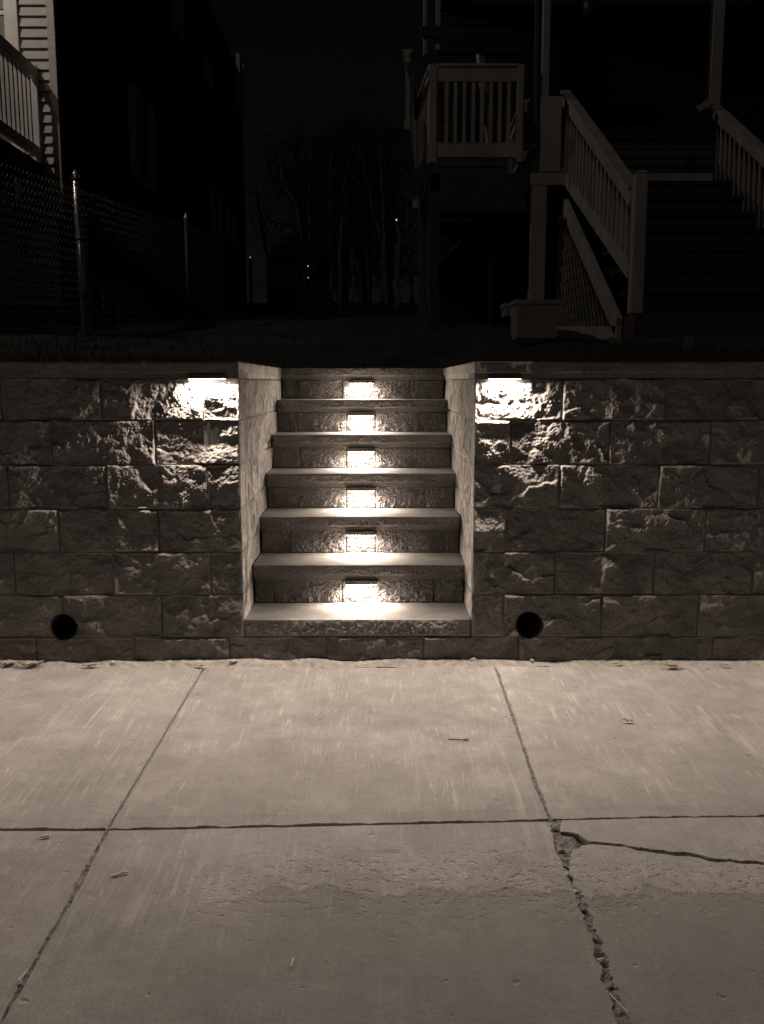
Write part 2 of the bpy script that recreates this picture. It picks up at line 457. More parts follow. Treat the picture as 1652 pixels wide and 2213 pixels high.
    c = mixc(nd, lk, math_n(nd, lk, 'MULTIPLY', inb, 0.16), c, (0.17, 0.16, 0.15))
    # small dark rubbed patches
    rub = ramp(nd, lk, noise(nd, lk, mapped(nd, lk, tc, scl=(1, 3.2, 1)), 2.6, 3, 0.5), [(0.71, 0.0), (0.76, 0.5)])
    c = mixc(nd, lk, rub, c, (0.15, 0.14, 0.13))
    # dark round gum spots
    vo = N(nd, 'ShaderNodeTexVoronoi'); vo.inputs['Scale'].default_value = 3.1; lk.new(tc, vo.inputs['Vector'])
    spot = ramp(nd, lk, vo.outputs['Distance'], [(0.016, 1.0), (0.026, 0.0)])
    c = mixc(nd, lk, math_n(nd, lk, 'MULTIPLY', spot, 0.6), c, (0.10, 0.095, 0.09))
    lk.new(c, bs.inputs['Base Color'])
    bs.inputs['Roughness'].default_value = 0.88; bs.inputs['Specular IOR Level'].default_value = 0.25
    # relief: fine grain, shallow pits, a pitted belt in front of the worn edge
    bp = N(nd, 'ShaderNodeBump'); bp.inputs['Strength'].default_value = 0.8; bp.inputs['Distance'].default_value = 0.0035
    belt = N(nd, 'ShaderNodeMapRange'); belt.inputs[1].default_value = 0.0; belt.inputs[2].default_value = 0.22
    belt.inputs[3].default_value = 1.0; belt.inputs[4].default_value = 0.0
    lk.new(math_n(nd, lk, 'ABSOLUTE', math_n(nd, lk, 'SUBTRACT', yy, WEAR_Y + 0.06)), belt.inputs[0])
    belt_m = math_n(nd, lk, 'MULTIPLY', belt.outputs[0], xm.outputs[0])
    pits = ramp(nd, lk, noise(nd, lk, tc, 42, 4, 0.6), [(0.34, 0.0), (0.46, 1.0)])
    pit2 = ramp(nd, lk, noise(nd, lk, tc, 20, 2, 0.5), [(0.22, 0.0), (0.30, 1.0)])
    h = math_n(nd, lk, 'MULTIPLY', noise(nd, lk, tc, 260, 3, 0.7), 0.35)
    h = math_n(nd, lk, 'ADD', h, math_n(nd, lk, 'MULTIPLY', noise(nd, lk, tc, 12, 4), 1.2))
    h = math_n(nd, lk, 'ADD', h, math_n(nd, lk, 'MULTIPLY', math_n(nd, lk, 'MULTIPLY', pits, belt_m), 1.3))
    h = math_n(nd, lk, 'ADD', h, math_n(nd, lk, 'MULTIPLY', pit2, 0.9))
    h = math_n(nd, lk, 'ADD', h, math_n(nd, lk, 'MULTIPLY', worn, -0.45))
    h = math_n(nd, lk, 'ADD', h, math_n(nd, lk, 'MULTIPLY', inb, -0.35))
    lk.new(h, bp.inputs['Height']); lk.new(bp.outputs[0], bs.inputs['Normal'])
    return m
WEAR_Y = float(at_walk(900, 1930)[1])
_ja, _jb = at_walk(232, 1793), at_walk(1420, 1767)
JOINT_B = float((_jb[1] - _ja[1]) / (_jb[0] - _ja[0])); JOINT_A = float(_ja[1] - JOINT_B * _ja[0])
M['walk'] = walk_mat()

# ================================================================== SETTING
road = mesh('road', [(-60, -60, -0.30), (60, -60, -0.30), (60, 0.3, -0.30), (-60, 0.3, -0.30)], [(0, 1, 2, 3)], M['road'])
tag(road, 'dark asphalt road bed beneath and beyond the sidewalk', kind='structure')

# sidewalk bedding that shows in the joints, with slabs as its pieces
def sidewalk():
    xs = np.concatenate([np.linspace(-4.6, -2.3, 30), np.linspace(-2.25, 2.25, 620), np.linspace(2.3, 4.6, 30)]); ys = np.linspace(-3.6, 0.05, 380)
    X, Y = np.meshgrid(xs, ys, indexing='ij')
    P = np.stack([X, Y, 0 * X], -1)
    pl_, pr_ = [at_walk(*q) for q in ((437, 1450), (30, 2155))], [at_walk(*q) for q in ((1076, 1455), (1190, 1770), (1226, 1880), (1316, 2140))]
    xl_ = np.interp(Y, [q[1] for q in pl_][::-1], [q[0] for q in pl_][::-1]); xr_ = np.interp(Y, [q[1] for q in pr_][::-1], [q[0] for q in pr_][::-1])
    near = np.clip(1.6 - np.minimum(np.abs(X - xl_), np.abs(X - xr_) / 2.2) / 0.03, 0, 1)
    Z = SLOPE * Y - 0.030 + 0.0250 * near + 0.004 * perlin(P / 0.05) + 0.004 * perlin(P / 0.022 + 7) + 0.002 * perlin(P / 0.012 + 3)
    V = np.stack([X, Y, Z], -1).reshape(-1, 3)
    ii = np.arange(len(xs) * len(ys)).reshape(len(xs), len(ys))
    fq = np.stack([ii[:-1, :-1], ii[1:, :-1], ii[1:, 1:], ii[:-1, 1:]], -1).reshape(-1, 4)
    o = mesh('sidewalk', V, fq.tolist(), M['fill'])
    tag(o, 'concrete sidewalk of large scuffed slabs along the wall', kind='structure')
    rs = np.random.RandomState(11)
    def rag(pts, amp, step=0.012, wav=0.06):
        """subdivide a ground polyline (metres) and roughen it"""
        out = []
        for (a, b) in zip(pts[:-1], pts[1:]):
            a, b = np.array(a), np.array(b); L = np.linalg.norm(b - a); n = max(1, int(L / step))
            for k in range(n): out.append(a + (b - a) * k / n)
        out.append(np.array(pts[-1])); out = np.array(out)
        q = np.c_[out, rs.uniform(0, 99) + 0 * out[:, 0]]
        d = amp * (perlin(q / wav) + 0.6 * perlin(q / (wav * 0.3) + 31))
        t = np.gradient(out, axis=0); t /= np.linalg.norm(t, axis=1)[:, None] + 1e-9
        w = np.ones(len(out)); w[0] = w[-1] = 0
        return out + np.c_[-t[:, 1], t[:, 0]] * (d * w)[:, None]
    g = lambda pl: [tuple(at_walk(*p)[:2]) for p in pl]
    # joints traced on the ground
    L = g([(446, 1436), (437, 1450), (335, 1620), (237, 1782)]); Lf = g([(228, 1800), (140, 1965), (30, 2155), (-40, 2280)])
    R = g([(1068, 1436), (1076, 1455), (1120, 1580), (1160, 1700), (1190, 1770)])
    Rl = g([(1192, 1796), (1206, 1842), (1226, 1880), (1250, 1940), (1268, 1990), (1292, 2060), (1316, 2140), (1352, 2240), (1366, 2290)])
    Rr = g([(1240, 2290)]) and g([(1214, 1782), (1210, 1800), (1232, 1822)])
    half = 0.0046
    yj = lambda x: None
    H = g([(-700, 1790), (0, 1793), (232, 1793), (640, 1785), (900, 1779), (1190, 1773), (1420, 1767), (1652, 1765), (2400, 1758)])
    H = np.array(H)
    def hline(x0, x1, dy):
        n = 12; xs_ = np.linspace(x0, x1, n); return [(x, float(np.interp(x, H[:, 0], H[:, 1])) + dy) for x in xs_]
    far = -0.052
    lx = lambda y: float(np.interp(y, [p[1] for p in (L + Lf)][::-1], [p[0] for p in (L + Lf)][::-1]))
    rx = lambda y: float(np.interp(y, [p[1] for p in (R + Rl)][::-1], [p[0] for p in (R + Rl)][::-1]))
    yL = float(np.interp(-0.73, H[:, 0], H[:, 1])); yR = float(np.interp(0.63, H[:, 0], H[:, 1]))
    yF = -3.5
    def seg_l(y0, y1, dx, n=14): return [(lx(y) + dx, y) for y in np.linspace(y0, y1, n)]
    def seg_r(y0, y1, dx, n=14): return [(rx(y) + dx, y) for y in np.linspace(y0, y1, n)]
    polys = []
    jh = 0.008
    def loop(*segs):
        out = []
        for s in segs: out.extend(list(s)[:-1] if len(s) > 1 else list(s))
        return np.array(out)
    far_n = lambda x0, x1: rag([(x0, far), ((x0 + x1) / 2, far - 0.006), (x1, far)], 0.006, 0.02, 0.12)
    # back row: left, middle, right (counter-clockwise from near-left)
    polys.append(loop(rag(hline(-4.3, lx(yL) - half, jh * 0.6), 0.007, 0.008, 0.07), rag(seg_l(yL + jh, far, -half), 0.0025), far_n(lx(far) - half, -4.3), [(-4.3, far), (-4.3, yL + jh)]))
    polys.append(loop(rag(hline(lx(yL) + half, rx(yR) - half, jh * 0.5), 0.008, 0.008, 0.06), rag(seg_r(yR + jh, far, -half), 0.003), far_n(rx(far) - half, lx(far) + half), rag(seg_l(far, yL + jh, half), 0.0025)))
    polys.append(loop(rag(hline(rx(yR) + half + 0.012, 4.3, jh * 0.5), 0.006, 0.008, 0.07), [(4.3, yR + jh), (4.3, far)], far_n(4.3, rx(far) + half), rag(seg_r(far, yR + jh, half + 0.002) + [(rx(yR) + half + 0.012, yR + jh)], 0.004)))
    # front row: left, middle
    polys.append(loop([(-4.3, yF), (lx(yF) - half, yF)], rag(seg_l(yF, yL - jh * 0.3, -half * 1.3), 0.004), rag(hline(lx(yL) - half, -4.3, -jh * 0.3), 0.002), [(-4.3, yL), (-4.3, yF)]))
    polys.append(loop([(lx(yF) + half, yF), (rx(yF) - 0.01, yF)], rag(seg_r(yF, yR - jh * 0.4, -0.001), 0.009, 0.006, 0.035), rag(hline(rx(yR) - 0.012, lx(yL) + half, -jh * 0.4), 0.002), rag(seg_l(yL - jh * 0.3, yF, half * 1.3), 0.004)))
    # front right, broken in two by a crack
    crack = [(1272, 1820.5), (1290, 1823), (1306, 1826), (1346, 1829), (1376, 1833), (1421, 1842), (1456, 1845), (1496, 1847), (1546, 1859), (1576, 1860), (1652, 1868), (1900, 1890), (2400, 1935)]
    cr = []
    for a_, b_ in zip(crack[:-1], crack[1:]):
        nn = max(1, int((b_[0] - a_[0]) / 13))
        for q_ in range(nn):
            cr.append((a_[0] + (b_[0] - a_[0]) * q_ / nn, a_[1] + (b_[1] - a_[1]) * q_ / nn + (rs.uniform(-1.8, 1.8) if cr else 0)))
    crack = cr + [crack[-1]]
    up = g([(p[0], p[1] - 1.5) for p in crack]); lo = g([(p[0] + 3, p[1] + 0.0 + (2.0 if 1370 < p[0] < 1560 else 0)) for p in crack])
    upr = rag(up, 0.004, 0.006, 0.03); lor = rag(lo, 0.004, 0.006, 0.03)
    xe = max(upr[-1][0], lor[-1][0])
    polys.append(loop(upr, [tuple(upr[-1]), (xe, float(np.interp(xe, H[:, 0], H[:, 1])) - jh * 0.3)], rag(hline(xe, rx(yR) + 0.022, -jh * 0.3), 0.002), rag(g([(1212, 1786), (1211, 1799), (1232, 1801), (1251, 1805), (1271, 1818)]), 0.003)))
    lowr = [(1274, 1823), (1258, 1825), (1240, 1833), (1234, 1846), (1230, 1866), (1240, 1880), (1234, 1890), (1250, 1905), (1246, 1914), (1266, 1930), (1264, 1944), (1276, 1955), (1290, 1985), (1304, 2030), (1320, 2075), (1342, 2140), (1372, 2220), (1390, 2290)]
    gl = g([(p_[0] - (8 if p_[1] > 1870 else 0), p_[1]) for p_ in lowr])
    polys.append(loop([(gl[-1][0], yF), (xe, yF), tuple(lor[-1])], lor[::-1], rag(gl, 0.009, 0.006, 0.03), [(gl[-1][0], gl[-1][1]), (gl[-1][0], yF)]))
    for i, p in enumerate(polys):
        n = len(p)
        c = p.mean(0)
        # inset ring for a worn, rounded edge
        nx_, pv = np.roll(p, -1, 0), np.roll(p, 1, 0)
        t = nx_ - pv; t /= np.linalg.norm(t, axis=1)[:, None] + 1e-9
        nrm = np.c_[-t[:, 1], t[:, 0]]
        area = 0.5 * np.sum(p[:, 0] * nx_[:, 1] - nx_[:, 0] * p[:, 1])
        if area < 0: nrm = -nrm
        ins = p + nrm * 0.0035
        lift = [0.0, 0.0, 0.001, -0.0015, 0.0, 0.002, -0.001][i]
        zt = lambda q: SLOPE * q[:, 1] + lift
        V = np.vstack([np.c_[ins, zt(ins)], np.c_[p, zt(p) - 0.003], np.c_[p, zt(p) - 0.09]])
        fs = [tuple(range(n)) if area > 0 else tuple(range(n))[::-1]]
        for k in range(n):
            k2 = (k + 1) % n
            for a in (0, n):
                q = (a + k, a + n + k, a + n + k2, a + k2)
                fs.append(q if area > 0 else q[::-1])
        mesh('slab', V, fs, M['walk'], o)
    return o
walk = sidewalk()

# ---- terrain of the yard and the hillside behind
def terrain():
    xs = np.concatenate([np.linspace(-60, -5, 30), np.linspace(-4.8, -0.6, 40), np.linspace(-0.56, 0.56, 12), np.linspace(0.6, 4.8, 40), np.linspace(5, 60, 30)])
    ys = np.concatenate([np.linspace(0.24, 1.78, 16), np.linspace(1.84, 8, 50), np.linspace(8.4, 160, 60)])
    X, Y = np.meshgrid(xs, ys, indexing='ij'); P = np.stack([X, Y, 0 * X], -1)
    Z = yard_z(X, Y) + np.clip((Y - 0.3) / 1.0, 0, 1) * (0.03 * perlin(P / 0.5) + 0.09 * perlin(P / 4.0) * np.clip(Y / 8, 0, 1))
    Z = np.where(Y > 40, Z - 0.04 * (Y - 40), Z)
    V = np.stack([X, Y, Z], -1).reshape(-1, 3)
    ii = np.arange(X.size).reshape(X.shape)
    fq = np.stack([ii[:-1, :-1], ii[1:, :-1], ii[1:, 1:], ii[:-1, 1:]], -1)
    cx, cy = (X[:-1, :-1] + X[1:, 1:]) / 2, (Y[:-1, :-1] + Y[1:, 1:]) / 2
    keep = ~((np.abs(cx) < 0.58) & (cy < 1.83))
    o = mesh('yard_ground', V, fq[keep].tolist(), M['yard'], smooth=True)
    tag(o, 'dark grassy yard rising behind the wall', kind='structure')
terrain()
def grass():
    rs = np.random.RandomState(5); m = MB()
    for _ in range(9000):
        x, y = rs.uniform(-3.4, 3.4), 0.33 + 4.2 * rs.rand() ** 1.8
        if abs(x) < 0.6 and y < 1.95: continue
        z = yard_z(x, y) - 0.01; h = rs.uniform(0.025, 0.075); a = rs.uniform(0, 6.28); w = 0.004
        dx, dy = math.cos(a) * w, math.sin(a) * w; lx, ly = rs.normal(0, 0.018, 2)
        m.add([(x - dx, y - dy, z), (x + dx, y + dy, z), (x + lx, y + ly, z + h)], [(0, 1, 2)])
    o = m.build('grass', M['grass']); tag(o, 'short dark grass on the yard behind the wall', kind='stuff')
grass()

# ================================================================== RETAINING WALL
T, RISE, Z1, HW = 0.2995, 0.1996, 0.2092, 0.5345
G7 = 0.1275; CH = 0.2032
ZTOP = Z1 + 6 * RISE                 # level of the cap tops and the upper landing
wall = thing('retaining_wall', 'split-face concrete block retaining wall with flat caps beside the sidewalk', 'wall')
rows_l = {1: [2, 220, 439], 2: [113, 334.5], 3: [18, 232, 449], 4: [127.5, 344], 5: [32, 244.6, 455.5], 6: [138, 350]}
rows_r = {1: [1217, 1438], 2: [1103, 1319, 1535], 3: [1209, 1424, 1640], 4: [1093, 1310, 1524], 5: [1200, 1414, 1627], 6: [1088, 1299, 1508]}
row7 = [80, 291, 496.4, 707, 915, 1121, 1331, 1540]
def row_z(k):
    z0 = G7 + CH * (6 - k); return z0, z0 + CH
hole_l = at_y(138, 1355, 0.0); hole_r = at_y(1144, 1350, 0.0); HR = 0.064
GAP = 0.0015
BW = 0.457
def extend(xs, left, lim):
    xs = sorted(xs)
    while abs(xs[0 if left else -1]) < lim:
        xs = [xs[0] - BW] + xs if left else xs + [xs[-1] + BW]
    return xs
sd = 100
def wall_block(x0, x1, z0, z1):
    global sd
    sd += 1
    seen = x1 > -1.95 and x0 < 1.95
    hole = None
    for hc in (hole_l, hole_r):
        if x0 - HR < hc[0] < x1 + HR and z0 - HR < hc[2] < z1 + HR:
            hole = (hc[0] - x0 - GAP, hc[2] - z0 - GAP, HR + 0.001)
    dy = random.uniform(-0.005, 0.005)
    m = rough_panel((x0 + GAP, dy, z0 + GAP * 0.7), (1, 0, 0), (0, 0, 1), (0, -1, 0), x1 - x0 - 2 * GAP, z1 - z0 - GAP * 1.4,
                    0.0038 if seen else 0.016, 0.2, sd, hole=hole, chamf=0.0026, big_a=0.80, fine_a=0.85, flakes=1.1)
    m.build('wall_block', M['block'], wall)
for k in range(1, 7):
    z0, z1 = row_z(k)
    # photo pixels measured at each row's middle
    yp = {1: 860, 2: 956, 3: 1052, 4: 1148, 5: 1240, 6: 1330}[k]
    xl = extend([float(at_y(p, yp, 0)[0]) for p in rows_l[k]], True, 3.4) + [-HW]
    xr = [HW] + extend([float(at_y(p, yp, 0)[0]) for p in rows_r[k]], False, 3.4)
    if k == 1: z1 = ZTOP - 0.075
    for xs in (xl, xr):
        for a, b in zip(xs[:-1], xs[1:]): wall_block(a, b, z0, z1)
xs7 = [float(at_y(p, 1405, 0)[0]) for p in row7]
xs7 = extend(extend(xs7, True, 3.4), False, 3.4)
for a, b in zip(xs7[:-1], xs7[1:]): wall_block(a, b, G7 - CH, G7)
# row 7 stops short of the lowest tread, which sits on it

def capstone(x0, x1, seed, y0=-0.034, z=ZTOP, depth=0.30, name='wall_cap', parent=None, mat=None, res=0.005):
    m = rough_panel((x0 + 0.0008, y0 + 0.004, z - 0.052), (1, 0, 0), (0, 0, 1), (0, -1, 0), x1 - x0 - 0.0016, 0.052, res, depth, seed, big_a=0.3, fine_a=0.8, bulge=0.002, chamf=0.002, bound=0.012)
    m.box((x0 + 0.0012, y0 + 0.013, z - 0.074), (x1 - 0.0012, y0 + depth - 0.01, z - 0.0525))
    return m.build(name, mat or M['block'], parent or wall)
for i, (a, b) in enumerate([(-3.6, -2.66), (-2.66, -1.72), (-1.72, -0.86 - 0.1), (-0.96, -HW + 0.006), (HW - 0.006, 1.02), (1.02, 1.94), (1.94, 2.86), (2.86, 3.6)]):
    capstone(a, b, 900 + i)
# return walls either side of the steps, and their caps
for sgn in (-1, 1):
    for k in range(1, 7):
        z0, z1 = row_z(k)
        if k == 1: z1 = ZTOP - 0.075
        cuts = [0.010, 0.66, 1.30, 2.02] if k % 2 else [0.010, 0.96, 1.62, 2.02]
        for a, b in zip(cuts[:-1], cuts[1:]):
            sd += 1
            if sgn < 0: org, u = (-HW - 0.004, a + .001, z0 + .0015), (0, 1, 0)
            else: org, u = (HW + 0.004, b - .001, z0 + .0015), (0, -1, 0)
            m = rough_panel(org, u, (0, 0, 1), (-sgn, 0, 0), b - a - .002, z1 - z0 - .003, 0.005, 0.16, sd, big_a=0.45, fine_a=1.6, stretch=(1.5, 0.2), bulge=0.002, chamf=0.003, bound=0.006)
            m.build('return_block', M['return'], wall)
    for a, b, s_ in ((-0.03, 0.95, 0), (0.95, 2.05, 1)):
        sd += 1
        xo = -sgn * 0.006
        if sgn < 0: org, u = (-HW + 0.005, a + (0.0 if a > 0 else 0.002), ZTOP - 0.052), (0, 1, 0)
        else: org, u = (HW - 0.005, b, ZTOP - 0.052), (0, -1, 0)
        m = rough_panel(org, u, (0, 0, 1), (-sgn, 0, 0), b - a, 0.0515, 0.006, 0.26, sd, big_a=0.3, fine_a=0.6, stretch=(1.5, 0.3), bulge=0.002, chamf=0.002, bound=0.008)
        xa, xb = sorted((sgn * (HW + 0.001), sgn * (HW + 0.25)))
        m.box((xa, max(a, 0.012), ZTOP - 0.074), (xb, b, ZTOP - 0.0522))
        m.build('return_cap', M['return'], wall)
# drain pipes through the wall
for hc in (hole_l, hole_r):
    m = MB()
    prof = [(HR + .002, 0.03), (HR + .002, 0.008), (HR - 0.003, 0.006), (HR - 0.005, 0.009), (HR - 0.005, 0.02)]
    for j in range(10): prof += [(HR - 0.010 + 0.004 * (j % 2), 0.03 + 0.025 * j)]
    prof += [(0.0, 0.27)]
    m.lathe(prof, (hc[0], 0, hc[2]), 36, 'y')
    m.build('drain_pipe', M['pipe'], wall, True)

# ================================================================== STEPS
def shade_front(o, front):
    """slab front and sides take the shade-darkened copy, the top keeps its own"""
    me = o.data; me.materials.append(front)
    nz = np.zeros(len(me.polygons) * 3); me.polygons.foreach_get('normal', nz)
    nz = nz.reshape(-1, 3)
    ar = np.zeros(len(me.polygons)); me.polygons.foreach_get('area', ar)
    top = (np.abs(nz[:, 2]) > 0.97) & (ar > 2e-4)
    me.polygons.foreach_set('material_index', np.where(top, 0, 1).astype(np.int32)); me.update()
stairs = thing('stone_steps', 'six grey stone steps set into the retaining wall, lit from under each tread', 'steps')
for k in range(0, 7):
    z, y = Z1 + RISE * k, T * k
    w = HW - 0.0045
    m = rough_panel((-w, y + 0.004, z - 0.052), (1, 0, 0), (0, 0, 1), (0, -1, 0), 2 * w, 0.052, 0.004, 0.33 if k < 6 else 0.28, 700 + k, big_a=0.25, fine_a=1.5, bulge=0.002, chamf=0.0015, bound=0.010)
    m.box((-w + 0.002, y + 0.010, z - 0.0745), (w - 0.002, y + 0.30, z - 0.0525))
    if k == 0:
        m = rough_panel((-w, y + 0.004, z - 0.079), (1, 0, 0), (0, 0, 1), (0, -1, 0), 2 * w, 0.079, 0.0045, 0.33, 700 + k, big_a=0.4, fine_a=1.7, bulge=0.003, chamf=0.0015)
    shade_front(m.build('tread', M['tread'], stairs), M['lip'] if k else M['lip0'])
riser_px = {1: ([594, 740, 938], 1275), 2: ([627, 749, 811.5], 1165), 3: ([749, 812, 919.6], 1070), 4: ([649, 749, 812, 891], 982), 5: ([642, 749, 812, 906], 909), 6: ([646, 740.3, 888], 837)}
for k, (px, py) in riser_px.items():
    y = T * k + 0.036; z0, z1 = Z1 + RISE * (k - 1), Z1 + RISE * k - 0.075
    xs = [-HW + 0.006] + [float(at_y(p, py, y)[0]) for p in px] + [HW - 0.006]
    for a, b in zip(xs[:-1], xs[1:]):
        sd += 1
        g_ = 0.0018
        m = rough_panel((a + g_, y + random.uniform(-.002, .002), z0 + 0.0005), (1, 0, 0), (0, 0, 1), (0, -1, 0), b - a - 2 * g_, z1 - z0 - 0.001, 0.0034, 0.12, sd, big_a=0.40, fine_a=1.9, bulge=0.003, chamf=0.003, bound=0.006)
        m.build('riser_block', M['block'], stairs)
    box('riser_backing', (-HW + 0.008, y + 0.05, z0 + 0.002), (HW - 0.008, y + 0.10, z1 - 0.002), M['block'], stairs)

# ================================================================== LIGHTS under the caps and treads
def hardscape_light(name, label, group, x, y, z, w, watts, body_h=0.023, tilt=29):
    """bar lamp: mounting plate under the lip, bronze hood, pale lens facing down"""
    t = thing(name, label, 'light', group)
    m = MB().cbox((x - w / 2, y, z - body_h), (x + w / 2, y + 0.030, z), 0.002)
    m.build('hood', M['fixture'], t)
    m = MB().cbox((x - w / 2 + 0.004, y + 0.004, z - body_h - 0.0010), (x + w / 2 - 0.004, y + 0.026, z - body_h + 0.0010), 0.001)
    m.build('led_lens', M['led'], t)
    box('mounting_plate', (x - w / 2 + 0.02, y + 0.010, z + 0.0005), (x + w / 2 - 0.02, y + 0.045, z + 0.0025), M['fixture'], t)
    ld = bpy.data.lights.new('lamp', 'AREA'); ld.shape = 'RECTANGLE'; ld.size = w - 0.02; ld.size_y = 0.012
    ld.energy = watts; ld.color = LAMP_COL
    lo = bpy.data.objects.new('lamp', ld); COL.objects.link(lo); lo.parent = t
    lo.location = (x, y + 0.015, z - body_h - 0.006); lo.rotation_euler = (math.radians(-tilt), 0, 0)
    return t
zc = ZTOP - 0.0545
xl_ = float(at_y(447, 820, -0.03)[0]); xr_ = float(at_y(1092, 820, -0.03)[0])
hardscape_light('wall_light', 'lit bar light under the wall cap, over a vertical block joint beside the steps', 'lights under the wall caps', xl_, -0.034, zc, 0.168, WALL_LAMP_W)
hardscape_light('wall_light', 'lit bar light under the wall cap, on the stair railing side of the steps', 'lights under the wall caps', xr_, -0.034, zc, 0.150, WALL_LAMP_W)
hardscape_light('wall_light', 'lit bar light under the wall cap near the chain-link fence end', 'lights under the wall caps', -2.6, -0.034, zc, 0.168, WALL_LAMP_W)
hardscape_light('wall_light', 'lit bar light under the wall cap at the far railing end', 'lights under the wall caps', 2.6, -0.034, zc, 0.150, WALL_LAMP_W)
ordn = {1: 'lowest', 2: 'second lowest', 3: 'third lowest', 4: 'fourth lowest', 5: 'fifth lowest', 6: 'topmost'}
for k in range(1, 7):
    fx = {1: 781, 2: 780.5, 3: 781, 4: 781, 5: 781, 6: 782}[k]; fy = {1: 1256, 2: 1146, 3: 1050, 4: 965, 5: 892, 6: 822}[k]
    x = float(at_y(fx, fy, T * k)[0])
    hardscape_light('step_light', 'lit bar light on the %s riser of the steps' % ordn[k], 'lights on the step risers', x, T * k - 0.005, Z1 + RISE * k - 0.0755, 0.162, STEP_LAMP_W * (1.0, 1.06, 0.95, 1.03, 0.92, 1.0, 0.97)[k], tilt=38 + (k * 5) % 4)

# ================================================================== SWEPT GRIT, LEAVES, CHIPS
def grit():
    xs = np.linspace(-3.5, 3.5, 700); ts = np.linspace(0, 1, 12)
    X, Tt = np.meshgrid(xs, ts, indexing='ij')
    P = np.stack([X, Tt * 0.1, 0 * X], -1)
    wid = 0.055 + 0.022 * perlin(np.stack([X, 0 * X, 0 * X], -1) / 0.25) + 0.012 * perlin(np.stack([X, 0 * X + 3, 0 * X], -1) / 0.05)
    Y = 0.012 - Tt * (wid + 0.012)
    prof = np.sin(np.pi * np.clip(Tt * 0.85 + 0.3, 0, 1)) * 0.014 * (1.1 + perlin(np.stack([X, 0 * X, 0 * X + 8], -1) / 0.18))
    Z = SLOPE * Y + prof + 0.0035 * perlin(P / 0.018) + 0.002 * perlin(P / 0.008) - 0.003 * (Tt > 0.97)
    V = np.stack([X, Y, Z], -1).reshape(-1, 3)
    ii = np.arange(X.size).reshape(X.shape)
    fq = np.stack([ii[:-1, :-1], ii[:-1, 1:], ii[1:, 1:], ii[1:, :-1]], -1).reshape(-1, 4)
    o = mesh('grit_strip', V, fq.tolist(), M['grit']); tag(o, 'pale swept grit and mortar along the foot of the wall', kind='stuff')
grit()
def leaf(px, py, L, rot, label, curl=0.25, wd=0.42):
    c = at_walk(px, py); m = MB(); n = 9; rs = np.random.RandomState(int(px))
    vs, fs = [], []
    for i in range(n + 1):
        s = i / n; w = wd * L * 0.5 * math.sin(math.pi * min(1, 0.06 + s * 0.94)) ** 0.8
        x = (s - 0.5) * L; z = 0.012 + curl * L * (s - 0.5) ** 2 * 2 + 0.002 * rs.randn()
        for q in (-1, -0.5, 0, 0.5, 1):
            vs.append((x + 0.05 * L * (q * q), q * w * (1 + 0.12 * rs.randn()), z + abs(q) * w * 0.55 + 0.0012 * rs.randn()))
    k = len(vs)
    for i in range(n):
        for j in range(4): fs.append((i * 5 + j, (i + 1) * 5 + j, (i + 1) * 5 + j + 1, i * 5 + j + 1))
    vs += [(v[0], v[1], v[2] - 0.0008) for v in vs[:k]]
    fs += [tuple(k + i for i in f[::-1]) for f in fs]
    m.add(vs, fs); m.tube([(-0.5 * L - 0.25 * L, 0.01, 0.004), (-0.6 * L, 0.003, 0.008), (-0.48 * L, 0, 0.014 + curl * L * 0.45)], [0.0009, 0.001, 0.0012], 5)
    o = m.build('dry_leaf', M['leaf']); o.location = (c[0], min(c[1], -0.02), c[2] + 0.001); o.rotation_euler = (0, 0, rot)
    tag(o, label, 'leaf', 'dry leaves along the foot of the wall')
leaf(14, 1442, 0.085, 0.3, 'curled dry leaf at the wall foot, farthest from the steps')
leaf(62, 1443, 0.095, 0.1, 'broad curled dry leaf lying beside two others under the drain pipe', 0.35, 0.55)
leaf(82, 1440, 0.07, 1.0, 'narrow dry leaf leaning on the broad curled one under the drain pipe', 0.2, 0.35)
leaf(197, 1444, 0.075, 0.15, 'pale flat dry leaf between the drain pipe and the slab joint', 0.12, 0.45)
leaf(432, 1444, 0.05, -0.4, 'small dark leaf scrap at the end of the slab joint', 0.3, 0.5)
leaf(508, 1438, 0.05, 0.6, 'small crumpled leaf below the corner of the steps', 0.4, 0.5)
leaf(1455, 1446, 0.085, 0.25, 'large pale leaf caught at the wall foot past the round pipe', 0.25, 0.55)
leaf(1572, 1444, 0.05, -0.2, 'thin pale leaf sliver on the grit past the large leaf', 0.15, 0.3)
leaf(1335, 1440, 0.045, 0.4, 'little leaf scrap between the round pipe and the large leaf', 0.3, 0.45)
leaf(1356, 1563, 0.045, 0.05, 'lone flat leaf in the middle of a back slab', 0.1, 0.35)
def pebble(px, py, r, label, mat='stonechip', grp='stone chips along the foot of the wall', zo=0.0, cat='stone'):
    c = at_walk(px, py); rs = np.random.RandomState(int(px * 3))
    import bmesh
    bm = bmesh.new(); bmesh.ops.create_icosphere(bm, subdivisions=2, radius=r)
    sc_ = rs.uniform(0.7, 1.2, 3); sc_[2] *= 0.75; of = rs.uniform(0, 50, 3)
    for v in bm.verts:
        q = np.array(v.co); k = 1 + 0.45 * float(perlin((q / r * 0.9 + of)[None])[0])
        v.co = Vector(q * k * sc_)
    me = bpy.data.meshes.new('stone_chip'); bm.to_mesh(me); bm.free()
    o = link('stone_chip', me, M[mat]); o.location = (c[0], c[1], c[2] + r * 0.5 + zo)
    tag(o, label, cat, grp)
pebble(1024, 1434, 0.016, 'rounded pebble at the wall foot below the steps corner', zo=0.008)
pebble(245, 1437, 0.012, 'small stone chip on the grit between two dry leaves', zo=0.008)
pebble(675, 1433, 0.009, 'tiny stone chip against the bottom block under the steps', zo=0.008)
pebble(540, 1433, 0.008, 'tiny stone crumb beside the crumpled leaf', zo=0.008)
